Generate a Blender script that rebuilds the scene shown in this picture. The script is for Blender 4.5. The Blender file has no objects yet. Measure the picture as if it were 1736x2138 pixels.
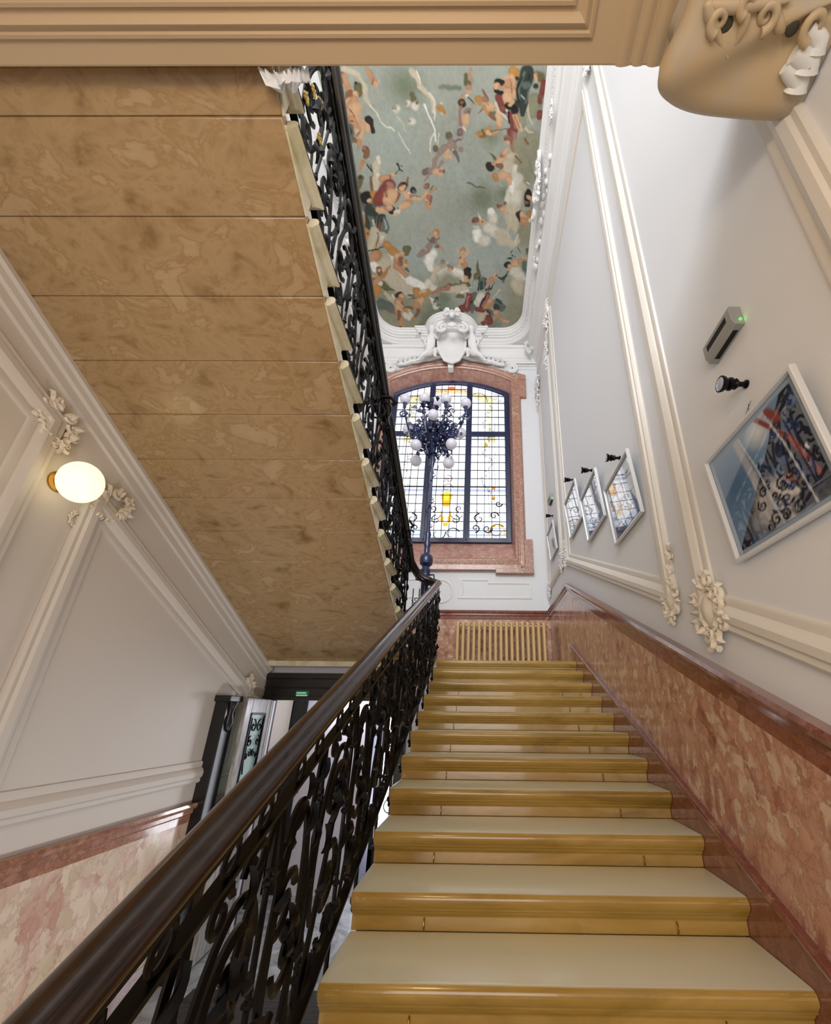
import bpy, bmesh, math, random
import numpy as np
from mathutils import Vector, Matrix
random.seed(7)
C = bpy.context.scene.collection
S = bpy.context.scene
PI = math.pi
ZO = 2.141                       # the eye stands this high above the hall floor

# ---------------------------------------------------------------- camera
FPX, CX, CY = 831.9, 1001.5, 1165.0
PITCH, ROLL, YAW = .3789, .0113, -.0089
cyw, syw, cp, sp = math.cos(YAW), math.sin(YAW), math.cos(PITCH), math.sin(PITCH)
FW = np.array([syw*cp, cyw*cp, sp]); r0 = np.array([cyw, -syw, 0.]); u0 = np.cross(r0, FW)
RT = r0*math.cos(ROLL)+u0*math.sin(ROLL); UP = u0*math.cos(ROLL)-r0*math.sin(ROLL)
EYE = np.array([0, 0, ZO])
cd = bpy.data.cameras.new('camera'); cam = bpy.data.objects.new('camera', cd); C.objects.link(cam)
cd.sensor_fit = 'HORIZONTAL'; cd.sensor_width = 36; cd.lens = FPX/1736*36
cd.shift_x = (868-CX)/1736; cd.shift_y = (CY-1069)/1736; cd.clip_start = .02
M = Matrix.Identity(4)
for i in range(3):
    M[i][0] = RT[i]; M[i][1] = UP[i]; M[i][2] = -FW[i]; M[i][3] = EYE[i]
cam.matrix_world = M
S.camera = cam
def ray(px, py): return FW+RT*(px-CX)/FPX-UP*(py-CY)/FPX
def onX(px, py, v): d = ray(px, py); return EYE+d*(v/d[0])
def onY(px, py, v): d = ray(px, py); return EYE+d*(v/d[1])
def onZ(px, py, v): d = ray(px, py); return EYE+d*((v-ZO)/d[2])

# ---------------------------------------------------------------- node helpers / materials
def srgb(r, g, b):
    f = lambda c: (c/255/12.92) if c/255 <= .04045 else ((c/255+.055)/1.055)**2.4
    return (f(r), f(g), f(b), 1)
MATS = {}
def mat(name, base=(200, 200, 200), rough=.5, metal=0, coat=0, spec=.5, emit=None, es=0, noise=None, bump=0, bscale=8, ior=1.5):
    """noise = (scale, [(pos, rgb)...], distortion, stretch)"""
    if name in MATS: return MATS[name]
    m = bpy.data.materials.new(name); m.use_nodes = True; nt = m.node_tree; b = nt.nodes['Principled BSDF']
    b.inputs['Base Color'].default_value = srgb(*base); b.inputs['Roughness'].default_value = rough
    b.inputs['Metallic'].default_value = metal; b.inputs['Coat Weight'].default_value = coat
    b.inputs['Specular IOR Level'].default_value = spec; b.inputs['IOR'].default_value = ior
    tc = nt.nodes.new('ShaderNodeNewGeometry')
    pos = tc.outputs['Position']
    if emit: b.inputs['Emission Color'].default_value = srgb(*emit); b.inputs['Emission Strength'].default_value = es
    if noise:
        sc, ramp, dist, st = noise
        mp = nt.nodes.new('ShaderNodeMapping'); mp.inputs['Scale'].default_value = st; nt.links.new(pos, mp.inputs['Vector'])
        n = nt.nodes.new('ShaderNodeTexNoise'); n.inputs['Scale'].default_value = sc; n.inputs['Detail'].default_value = 8
        n.inputs['Roughness'].default_value = .62; n.inputs['Distortion'].default_value = dist
        nt.links.new(mp.outputs['Vector'], n.inputs['Vector'])
        cr = nt.nodes.new('ShaderNodeValToRGB'); e = cr.color_ramp.elements
        while len(e) > 1: e.remove(e[-1])
        e[0].position = ramp[0][0]; e[0].color = srgb(*ramp[0][1])
        for p, c in ramp[1:]: q = e.new(p); q.color = srgb(*c)
        nt.links.new(n.outputs['Fac'], cr.inputs['Fac']); nt.links.new(cr.outputs['Color'], b.inputs['Base Color'])
    if bump:
        n2 = nt.nodes.new('ShaderNodeTexNoise'); n2.inputs['Scale'].default_value = bscale; n2.inputs['Detail'].default_value = 6
        nt.links.new(pos, n2.inputs['Vector'])
        bp = nt.nodes.new('ShaderNodeBump'); bp.inputs['Strength'].default_value = bump; bp.inputs['Distance'].default_value = .02
        nt.links.new(n2.outputs['Fac'], bp.inputs['Height']); nt.links.new(bp.outputs['Normal'], b.inputs['Normal'])
    MATS[name] = m; return m
def marble(name, cols, rough=.22, scale=9, stretch=(1, 1, 1), vein=(90, 45, 38), veinamt=.75, coat=.3):
    """brecciated marble: warped cells of several tints with dark veins at their edges"""
    m = bpy.data.materials.new(name); m.use_nodes = True; nt = m.node_tree; N = nt.nodes; L = nt.links; b = N['Principled BSDF']
    b.inputs['Roughness'].default_value = rough; b.inputs['Coat Weight'].default_value = coat; b.inputs['Coat Roughness'].default_value = .1
    g = N.new('ShaderNodeNewGeometry'); mp = N.new('ShaderNodeMapping'); mp.inputs['Scale'].default_value = stretch
    L.new(g.outputs['Position'], mp.inputs['Vector'])
    n = N.new('ShaderNodeTexNoise'); n.inputs['Scale'].default_value = scale*.35; n.inputs['Detail'].default_value = 9; n.inputs['Roughness'].default_value = .68; L.new(mp.outputs['Vector'], n.inputs['Vector'])
    mx = N.new('ShaderNodeVectorMath'); mx.operation = 'MULTIPLY_ADD'; mx.inputs[1].default_value = (.46*10/max(scale, 8),)*3
    L.new(n.outputs['Color'], mx.inputs[0]); L.new(mp.outputs['Vector'], mx.inputs[2])
    v = N.new('ShaderNodeTexVoronoi'); v.inputs['Scale'].default_value = scale; L.new(mx.outputs[0], v.inputs['Vector'])
    v2 = N.new('ShaderNodeTexVoronoi'); v2.feature = 'DISTANCE_TO_EDGE'; v2.inputs['Scale'].default_value = scale; L.new(mx.outputs[0], v2.inputs['Vector'])
    n3 = N.new('ShaderNodeTexNoise'); n3.inputs['Scale'].default_value = scale*.22; n3.inputs['Detail'].default_value = 7; n3.inputs['Distortion'].default_value = .8
    L.new(mp.outputs['Vector'], n3.inputs['Vector'])
    sep = N.new('ShaderNodeSeparateColor'); L.new(v.outputs['Color'], sep.inputs[0])
    ad = N.new('ShaderNodeMath'); ad.operation = 'MULTIPLY_ADD'; ad.inputs[1].default_value = .38; L.new(sep.outputs[0], ad.inputs[0])
    ad2 = N.new('ShaderNodeMath'); ad2.operation = 'MULTIPLY_ADD'; ad2.inputs[1].default_value = 1.25; ad2.inputs[2].default_value = -.3; L.new(n3.outputs['Fac'], ad2.inputs[0]); L.new(ad2.outputs[0], ad.inputs[2])
    cr = N.new('ShaderNodeValToRGB'); e = cr.color_ramp.elements
    while len(e) > 1: e.remove(e[-1])
    e[0].position = .1; e[0].color = srgb(*cols[0])
    for i, c in enumerate(cols[1:]): q = e.new(.1+.8*(i+1)/(len(cols)-1)); q.color = srgb(*c)
    L.new(ad.outputs[0], cr.inputs['Fac'])
    vr = N.new('ShaderNodeValToRGB'); vr.color_ramp.elements[0].color = (veinamt,)*3+(1,); vr.color_ramp.elements[1].color = (0, 0, 0, 1); vr.color_ramp.elements[1].position = .09
    L.new(v2.outputs['Distance'], vr.inputs['Fac'])
    mix = N.new('ShaderNodeMix'); mix.data_type = 'RGBA'; L.new(vr.outputs['Color'], mix.inputs[0]); L.new(cr.outputs['Color'], mix.inputs[6]); mix.inputs[7].default_value = srgb(*vein)
    L.new(mix.outputs[2], b.inputs['Base Color'])
    return m
def vcol(name, rough=.8, emis=0, coat=0, ior=1.5):
    m = bpy.data.materials.new(name); m.use_nodes = True; nt = m.node_tree; b = nt.nodes['Principled BSDF']
    a = nt.nodes.new('ShaderNodeAttribute'); a.attribute_name = 'Col'
    b.inputs['Roughness'].default_value = rough; b.inputs['Coat Weight'].default_value = coat; b.inputs['Coat IOR'].default_value = ior; b.inputs['Coat Roughness'].default_value = .02
    if emis:
        b.inputs['Base Color'].default_value = (.02, .02, .02, 1)
        nt.links.new(a.outputs['Color'], b.inputs['Emission Color']); b.inputs['Emission Strength'].default_value = emis
    else: nt.links.new(a.outputs['Color'], b.inputs['Base Color'])
    return m

WHITE = mat('white_plaster', (226, 228, 233), .62, bump=.12, bscale=5)
WHITE2 = mat('stucco_ornament', (234, 234, 234), .55)
LWALL = mat('left_plaster', (208, 200, 192), .5, bump=.12, bscale=4)
CREAM = mat('cream_ornament', (226, 216, 200), .5)
BEAM = mat('gallery_soffit_paint', (196, 172, 140), .55)
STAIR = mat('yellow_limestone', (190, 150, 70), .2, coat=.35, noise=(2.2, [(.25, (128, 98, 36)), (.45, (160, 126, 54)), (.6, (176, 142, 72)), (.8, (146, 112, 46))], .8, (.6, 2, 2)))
STRING = mat('pale_limestone', (214, 206, 176), .4, noise=(5, [(.3, (190, 182, 140)), (.6, (224, 218, 196))], .4, (1, 1, 1)))
SOFF = mat('travertine', (170, 138, 96), .2, coat=.25, noise=(5.5, [(.2, (96, 72, 40)), (.36, (148, 119, 80)), (.42, (164, 135, 96)), (.5, (174, 146, 107)), (.56, (160, 129, 88)), (.6, (178, 151, 114)), (.72, (184, 158, 122)), (.8, (128, 101, 64))], .5, (.7, 1, 1)), bump=.2, bscale=7)
PINK = marble('pink_breccia', [(130, 80, 68), (172, 122, 104), (204, 162, 140), (186, 136, 116), (216, 190, 166), (164, 108, 96), (198, 150, 132)], .14, 12, (1, 1.25, .9), (112, 62, 52), .4)
PINKL = marble('pale_pink_breccia', [(188, 138, 122), (208, 176, 156), (206, 184, 156), (226, 206, 186), (196, 150, 134), (212, 184, 164)], .3, 7.5, (1, 1.2, .8), (140, 104, 84), .3)
RED = marble('red_marble', [(112, 62, 50), (146, 92, 76), (126, 74, 60), (166, 116, 98)], .12, 18, (1, 1, 1), (84, 44, 36), .4, .7)
WSTONE = marble('window_marble', [(158, 112, 94), (192, 150, 130), (176, 132, 114), (206, 174, 152)], .3, 17, (1, 1, 1), (110, 66, 52), .8)
IRON = mat('black_iron', (2, 2, 4), .36, 0, coat=.0, spec=.22)
IRONB = mat('haze_tinted_iron', (22, 34, 78), .32, 0, coat=.5)  # black iron with the blue flare haze put into its colour
WOOD = mat('polished_walnut', (40, 22, 14), .24, coat=.45, noise=(6, [(.3, (16, 8, 6)), (.7, (50, 28, 18))], .3, (14, 1, 14)))
DOORW = mat('black_stained_wood', (12, 11, 12), .35, coat=.1)
DOORG = mat('grey_varnished_wood', (150, 146, 142), .22, coat=.6, noise=(7, [(.3, (110, 106, 102)), (.7, (196, 194, 190))], .3, (3, 3, .6)))
RADM = mat('cream_enamel', (222, 190, 140), .35)
DARKM = mat('dark_gap', (20, 14, 10), .8)
BRASS = mat('brass', (170, 130, 60), .3, .9)
OPAL = mat('opal_glass', (196, 194, 206), .25, emit=(200, 200, 215), es=.22)
LITOPAL = mat('lit_opal_glass', (255, 240, 200), .3, emit=(255, 240, 190), es=1.25)
FRAMEM = mat('silver_frame', (214, 216, 220), .3, coat=.3)
MATB = mat('mat_board', (150, 168, 190), .08, coat=1)
GREY = mat('grey_plastic', (150, 152, 150), .4)
LAMPF = mat('lamp_lens', (170, 180, 200), .05, coat=1)
GREEN = mat('green_led', (20, 200, 40), .3, emit=(40, 255, 60), es=6)
SIGNG = mat('green_sign', (20, 70, 50), .4, emit=(20, 80, 60), es=.4)
SIGNT = mat('sign_text', (170, 220, 190), .4, emit=(150, 220, 180), es=.6)
REDM = mat('red_paint', (190, 20, 40), .4)
LILAC = mat('lilac_wall', (206, 204, 218), .6)
FLOORM = mat('hall_marble', (170, 172, 178), .12, coat=.3, noise=(2.5, [(.3, (120, 124, 132)), (.5, (168, 172, 178)), (.7, (200, 204, 208))], 2.2, (1, 1, 1)))
MATM = mat('door_mat', (42, 40, 42), .9, noise=(30, [(.4, (24, 24, 26)), (.6, (70, 66, 66))], 0, (.1, 6, 1)))
LEAD = mat('lead_came', (14, 14, 20), .5)
LAMPGLOW = mat('daylight_glass', (240, 244, 255), .3, emit=(240, 246, 255), es=5)
YELLEAF = mat('gilt_leaf', (190, 160, 50), .35, noise=(12, [(.4, (150, 118, 22)), (.6, (214, 190, 60))], 0, (1, 1, 1)))

# ---------------------------------------------------------------- mesh builder
class MB:
    def __init__(s): s.v = []; s.f = []
    def add(s, vs, fs):
        n = len(s.v); s.v += [tuple(float(c) for c in p) for p in vs]; s.f += [tuple(i+n for i in f) for f in fs]; return s
    def box(s, x0, x1, y0, y1, z0, z1):
        return s.add([(x, y, z) for z in (z0, z1) for y in (y0, y1) for x in (x0, x1)],
                     [(0, 2, 3, 1), (4, 5, 7, 6), (0, 1, 5, 4), (2, 6, 7, 3), (0, 4, 6, 2), (1, 3, 7, 5)])
    def obox(s, c, ax, ay, az):
        c, ax, ay, az = map(np.array, (c, ax, ay, az))
        return s.add([c+i*ax+j*ay+k*az for k in (-1, 1) for j in (-1, 1) for i in (-1, 1)],
                     [(0, 2, 3, 1), (4, 5, 7, 6), (0, 1, 5, 4), (2, 6, 7, 3), (0, 4, 6, 2), (1, 3, 7, 5)])
    def prism(s, poly, fn, a, b):
        """poly of 2-D points, fn(p, t) -> xyz, between t=a and t=b"""
        n = len(poly); vs = [fn(p, a) for p in poly]+[fn(p, b) for p in poly]
        return s.add(vs, [tuple(range(n))[::-1], tuple(range(n, 2*n))]+[(i, (i+1) % n, n+(i+1) % n, n+i) for i in range(n)])
    def tube(s, pts, r, seg=6, closed=False, cap=True, flat=1.0, up=None):
        pts = [np.array(p, float) for p in pts]; n = len(pts)
        rs = [r]*n if not hasattr(r, '__len__') else [r[0]+(r[-1]-r[0])*i/(n-1) if len(r) == 2 else r[i] for i in range(n)]
        t0 = None; vs = []; nrm = None
        for i in range(n):
            if closed: t = pts[(i+1) % n]-pts[i-1]
            else: t = pts[min(i+1, n-1)]-pts[max(i-1, 0)]
            L = np.linalg.norm(t); t = t/L if L > 1e-9 else np.array([0, 0, 1.])
            if up is not None: nrm = np.array(up, float)
            elif nrm is None: nrm = np.array([1., 0, 0]) if abs(t[0]) < .9 else np.array([0, 1., 0])
            nrm = nrm-t*(nrm@t); nrm /= (np.linalg.norm(nrm)+1e-12); bn = np.cross(t, nrm)
            for k in range(seg):
                a = 2*PI*k/seg; vs.append(pts[i]+nrm*math.cos(a)*rs[i]+bn*math.sin(a)*rs[i]*flat)
        fs = []
        for i in range(n if closed else n-1):
            j = (i+1) % n
            for k in range(seg): l = (k+1) % seg; fs.append((i*seg+k, i*seg+l, j*seg+l, j*seg+k))
        if cap and not closed: fs += [tuple(range(seg))[::-1], tuple((n-1)*seg+k for k in range(seg))]
        return s.add(vs, fs)
    def sphere(s, c, r, nu=10, nv=7, sc=(1, 1, 1), rot=None):
        vs = [(0, 0, 1.)]; R = rot if rot is not None else np.eye(3)
        for j in range(1, nv):
            t = PI*j/nv
            for i in range(nu): a = 2*PI*i/nu; vs.append((math.sin(t)*math.cos(a), math.sin(t)*math.sin(a), math.cos(t)))
        vs.append((0, 0, -1.)); L = len(vs)-1
        fs = [(0, 1+i, 1+(i+1) % nu) for i in range(nu)]+[(L, L-nu+(i+1) % nu, L-nu+i) for i in range(nu)]
        for j in range(nv-2):
            for i in range(nu): a = 1+j*nu+i; b = 1+j*nu+(i+1) % nu; fs.append((a, a+nu, b+nu, b))
        return s.add([np.array(c)+R@(np.array(p)*r*np.array(sc)) for p in vs], fs)
    def lathe(s, prof, c=(0, 0, 0), seg=16, ax=None):
        """prof of (r, h) about axis ax (3x3 columns x,y,axis)"""
        R = ax if ax is not None else np.eye(3); vs = []; n = len(prof)
        for r, h in prof:
            for k in range(seg): a = 2*PI*k/seg; vs.append(np.array(c)+R@np.array([r*math.cos(a), r*math.sin(a), h]))
        fs = []
        for i in range(n-1):
            for k in range(seg): l = (k+1) % seg; fs.append((i*seg+k, i*seg+l, (i+1)*seg+l, (i+1)*seg+k))
        fs += [tuple(range(seg))[::-1], tuple((n-1)*seg+k for k in range(seg))]
        return s.add(vs, fs)
    def mould(s, path, prof, fn, closed=True):
        """mitred moulding: path 2-D polyline, prof (u in plane to the left of travel, w out of plane), fn(a,b,w)->xyz"""
        n = len(path); P = [np.array(p, float) for p in path]; vs = []; m = len(prof)
        for i in range(n):
            pr = P[i-1] if (closed or i > 0) else None; nx = P[(i+1) % n] if (closed or i < n-1) else None
            d1 = (P[i]-pr) if pr is not None else nx-P[i]; d2 = (nx-P[i]) if nx is not None else d1
            d1 = d1/np.linalg.norm(d1); d2 = d2/np.linalg.norm(d2)
            n1 = np.array([-d1[1], d1[0]]); n2 = np.array([-d2[1], d2[0]]); b = n1+n2; q = b/max(.25, (b@n1))
            for u, w in prof: c = P[i]+q*u; vs.append(fn(c[0], c[1], w))
        fs = []
        for i in range(n if closed else n-1):
            j = (i+1) % n
            for k in range(m-1): fs.append((i*m+k, i*m+k+1, j*m+k+1, j*m+k))
        if not closed: fs += [tuple(range(m)), tuple((n-1)*m+k for k in range(m))[::-1]]
        return s.add(vs, fs)
    def build(s, name, m, parent=None, smooth=True, bevel=0, angle=35, kind=None):
        off = np.zeros(3); p = parent
        while p is not None: off += np.array(p.location); p = p.parent
        me = bpy.data.meshes.new(name); vs = [tuple(np.array(v)-off) for v in s.v]
        me.from_pydata(vs, [], s.f); me.update()
        bm = bmesh.new(); bm.from_mesh(me); bmesh.ops.recalc_face_normals(bm, faces=bm.faces); bm.to_mesh(me); bm.free()
        if smooth:
            me.polygons.foreach_set('use_smooth', [True]*len(me.polygons)); me.set_sharp_from_angle(angle=math.radians(angle))
        o = bpy.data.objects.new(name, me); me.materials.append(m); C.objects.link(o)
        if parent is not None: o.parent = parent
        if bevel:
            bv = o.modifiers.new('bevel', 'BEVEL'); bv.width = bevel; bv.segments = 2; bv.limit_method = 'ANGLE'
        if kind: o['kind'] = kind
        return o
def thing(name, loc, label=None, cat=None, group=None, kind=None):
    o = bpy.data.objects.new(name, None); C.objects.link(o); o.location = loc; o.empty_display_size = .1
    return tag(o, label, cat, group, kind)
def tag(o, label=None, cat=None, group=None, kind=None):
    for k, v in (('label', label), ('category', cat), ('group', group), ('kind', kind)):
        if v: o[k] = v
    return o
def struct(name, mb, m, **k): return tag(mb.build(name, m, None, **k), kind='structure')
def spiral(c, r0, r1, a0, turns, n=22, ax=(0, 1)):
    """2-D spiral points"""
    out = []
    for i in range(n+1):
        t = i/n; r = r0+(r1-r0)*t**.85; a = a0+turns*2*PI*t; out.append((c[0]+r*math.cos(a), c[1]+r*math.sin(a)))
    return out

# ---------------------------------------------------------------- dimensions (metres; z measured from the eye, +ZO to world)
XR, XL, XW = 1.236, -2.8, 7.108          # right wall, left wall, window wall (y)
T, RS = .33, .1561                       # tread, rise
SL = RS/T
Y0, Z0 = 5.182, .6686+ZO                 # top nosing of the lower flight = landing level
CEIL = 8.5+ZO
def nose1(y): return Z0-(Y0-y)*SL        # nosing line of the lower flight
def nose2(y): return Z0+3*RS+(4.662-y)*SL
def soff(y): return 1.0767+ZO+(4.297-y)*SL

# ---------------------------------------------------------------- room shell
def rightfn(y, z, w): return (XR-w, y, z)
def leftfn(y, z, w): return (XL+w, y, z)
def farfn(x, z, w): return (x, XW-w, z)
struct('wall_right', MB().box(XR, XR+.2, -3.2, XW+.4, 0, CEIL+.3), WHITE, smooth=False)
struct('wall_left', MB().box(XL-.2, XL, -3.2, XW+.4, 0, CEIL+.3), LWALL, smooth=False)
struct('wall_back', MB().box(XL, XR, -3.2, -3.0, 0, CEIL+.3), WHITE, smooth=False)
struct('floor', MB().box(XL, XR, -3.2, XW+.4, -.1, 0), FLOORM, smooth=False)

# far wall with the arched opening; WC = window centre
WC, HW = -.775, 1.40
w = MB(); zb, zs, rise = 2.80+ZO, 7.22+ZO, .40
Rin = (HW**2+rise**2)/(2*rise)
def arcz(x, hw=HW, zs=zs, rise=rise):
    R = (hw**2+rise**2)/(2*rise); return zs+rise-R+math.sqrt(max(0, R*R-(x-WC)**2))
for a, b, c, d in ((XL, XR, Z0-.12, zb), (XL, WC-HW, zb, CEIL+.3), (WC+HW, XR, zb, CEIL+.3)): w.box(a, b, XW, XW+.4, c, d)
n = 24
for i in range(n):
    x0 = WC-HW+2*HW*i/n; x1 = WC-HW+2*HW*(i+1)/n
    w.prism([(x0, arcz(x0)), (x1, arcz(x1)), (x1, CEIL+.3), (x0, CEIL+.3)], lambda p, t: (p[0], t, p[1]), XW, XW+.4)
struct('wall_far', w, WHITE, smooth=False)

# ---------------------------------------------------------------- window_1
win = thing('window_1', (WC, XW, zb), kind='structure')
# stone surround: outline path (open polyline ring) swept with a moulded band
def arch_pts(hw, zs, rise, n=20):
    R = (hw**2+rise**2)/(2*rise); out = []
    for i in range(n+1):
        x = hw-2*hw*i/n; out.append((WC+x, zs+rise-R+math.sqrt(R*R-x*x)))
    return out
ring = [(WC-HW, zb), (WC+HW, zb)]+arch_pts(HW, zs, rise)
sb = MB(); prof = [(.0, -.02), (.0, .06), (-.03, .075), (-.08, .06), (-.10, .075), (-.17, .085), (-.2, .06), (-.22, .0)]
sb.mould(ring, prof, farfn)
for sx in (-1, 1):          # ears at the corners
    for z0, z1 in ((2.50+ZO, 3.20+ZO), (6.74+ZO, 7.36+ZO)):
        xa, xb = sorted((WC+sx*(HW+.12), WC+sx*(HW+.335))); sb.box(xa, xb, XW-.075, XW, z0, z1)
    xa, xb = sorted((WC+sx*(HW-.38), WC+sx*(HW+.335))); sb.box(xa, xb, XW-.115, XW, 2.49+ZO, 2.585+ZO)
    sb.prism([(WC+sx*(HW+.12), 7.25+ZO), (WC+sx*(HW+.335), 7.25+ZO), (WC+sx*(HW+.335), 7.37+ZO), (WC+sx*(HW+.1), 7.46+ZO)], lambda p, t: (p[0], t, p[1]), XW-.09, XW)
sb.box(WC-HW-.1, WC+HW+.1, XW-.1, XW, 2.555+ZO, 2.66+ZO)
sb.build('stone_surround', WSTONE, win, bevel=.006)
# splayed reveal
GY = 7.36; GH, gb, gs, gr = 1.352, 3.25+ZO, 7.12+ZO, .37
rv = MB(); a1 = [(WC-HW, zb), (WC+HW, zb)]+arch_pts(HW, zs, rise); a2 = [(WC-GH, gb), (WC+GH, gb)]+arch_pts(GH, gs, gr)
k = len(a1)
rv.add([(p[0], XW-.02, p[1]) for p in a1]+[(p[0], GY+.02, p[1]) for p in a2], [(i, (i+1) % k, k+(i+1) % k, k+i) for i in range(k)])
rv.build('splayed_reveal', marble('reveal_marble', [(184, 134, 122), (206, 168, 154), (190, 146, 136), (172, 122, 114)], .15, 12, (1, 1, 1), (150, 100, 86), .5), win)
# iron frame
fr = MB()
fr.mould(a2, [(0, -.04), (0, .05), (.095, .05), (.105, .03), (.105, -.04)], lambda a, b, w_: (a, GY-w_, b))
def gz(x): return arcz(x, GH, gs, gr)
TZ = 5.93+ZO
for x in (WC-.437, WC+.437): fr.box(x-.066, x+.066, GY-.055, GY+.03, gb+.02, gz(x)-.02); fr.box(x-.022, x+.022, GY-.08, GY-.05, gb+.05, gz(x)-.06)
fr.box(WC-GH+.04, WC+GH-.04, GY-.045, GY+.03, TZ-.055, TZ+.055)
fr.build('window_frame', IRONB, win, bevel=.006)
# leading: a mesh of cames plus painted scroll leads
ld = MB(); bays = [(WC-GH+.08, WC-.49), (WC-.385, WC+.385), (WC+.49, WC+GH-.08)]
for bx0, bx1 in bays:
    nn = 5 if bx0 != WC-.385 else 5
    for i in range(nn+1):
        x = bx0+(bx1-bx0)*i/nn; ld.box(x-.0065, x+.0065, GY-.016, GY-.002, gb+.06, gz(x)-.06)
    z = gb+.07; q = 0
    while z < gs+gr-.1:
        if z < min(gz(bx0+.02), gz(bx1-.02))-.05 or bx0 == WC-.385: ld.box(bx0, bx1, GY-.016, GY-.002, z-(.014 if q == 6 else .0065), z+(.014 if q == 6 else .0065))
        z += .207; q += 1
    ld.tube([(bx0+(bx1-bx0)*i/10, GY-.01, gz(bx0+(bx1-bx0)*i/10)-.17) for i in range(11)], .005, 4)
def curl(c, r, a0, turns, rr=.015, r1=.15):
    ld.tube([(p[0], GY-.012, p[1]) for p in spiral(c, r, r*r1, a0, turns, 16)], (rr, rr*.5), 4)
random.seed(3)
for sx in (-1, 1):
    X = lambda d: WC+sx*d
    curl((X(.70), gb+.55), .12, PI/2, sx*1.1); curl((X(.62), gb+.33), .10, -PI/2, sx*1.2); curl((X(.86), gb+.32), .11, 0, -sx*1.2)
    ld.tube([(X(.62+.04*math.sin(i*.8)), GY-.012, gb+.75-.03*i) for i in range(14)], .006, 4)
    for i in range(46):
        z = gb+.9+i*.062; x = X(.86+.09*math.sin(i*.5)+random.uniform(-.05, .05))
        if random.random() < .8 and z < gs-.15: curl((x, z), random.uniform(.02, .045), random.uniform(0, 6), random.choice((-1, 1)), .007)
    for off in (.0, .12): ld.tube([(X(.9+off+.012*math.sin(i)), GY-.012, gb+.5+i*.12) for i in range(22)], .004, 4)
    curl((X(1.06), gb+.27), .17, PI*.2, sx*.9, .011, .5); curl((X(1.0), gb+.62), .1, 0, sx*1.3); curl((X(1.1), gb+.9), .08, 0, -sx*1.3)
    curl((X(.62), gs-.16), .22, 0, sx*.6, .008, .6); curl((X(.2), gb+.52), .11, PI/2, -sx*1.2, .012); curl((X(.27), gb+.78), .08, -PI/2, -sx*1.2, .012)
    curl((X(.14), gb+.2), .16, PI*.1, sx*.7, .012, .4); ld.tube([(X(.1+.25*t), GY-.012, gb+.62-.1*math.sin(t*PI)) for t in (0, .2, .4, .6, .8, 1)], .008, 4)
    for t in range(12): curl((X(.15+.1*t), gs+.1-.012*t*t*.25), .045, t, sx*1.1, .005)
curl((WC, gb+1.28), .13, 0, 1.0, .008); curl((WC+.03, gb+1.5), .1, 2, -1.2, .008)
ld.build('leaded_cames', LEAD, win, smooth=False)
# glass panes (painted colours in the glass)
GLM = vcol('stained_glass', .2, 1.75)
def painted(name, m, P, cols, parent=None, uvx=2, uvy=2):
    """grid mesh P (ny,nx,3) with colours cols (ny,nx,3) in linear values"""
    ny, nx, _ = P.shape; off = np.zeros(3); p = parent
    while p is not None: off += np.array(p.location); p = p.parent
    me = bpy.data.meshes.new(name); idx = np.arange(nx*ny).reshape(ny, nx)
    fs = np.stack([idx[:-1, :-1], idx[:-1, 1:], idx[1:, 1:], idx[1:, :-1]], -1).reshape(-1, 4)
    me.from_pydata((P.reshape(-1, 3)-off).tolist(), [], fs.tolist()); me.update()
    ca = me.color_attributes.new('Col', 'FLOAT_COLOR', 'POINT')
    ca.data.foreach_set('color', np.concatenate([cols.reshape(-1, 3), np.ones((nx*ny, 1))], 1).astype(np.float32).ravel())
    o = bpy.data.objects.new(name, me); me.materials.append(m); C.objects.link(o)
    if parent is not None: o.parent = parent
    return o
def lin(c): return np.array(srgb(*c)[:3])
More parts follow.
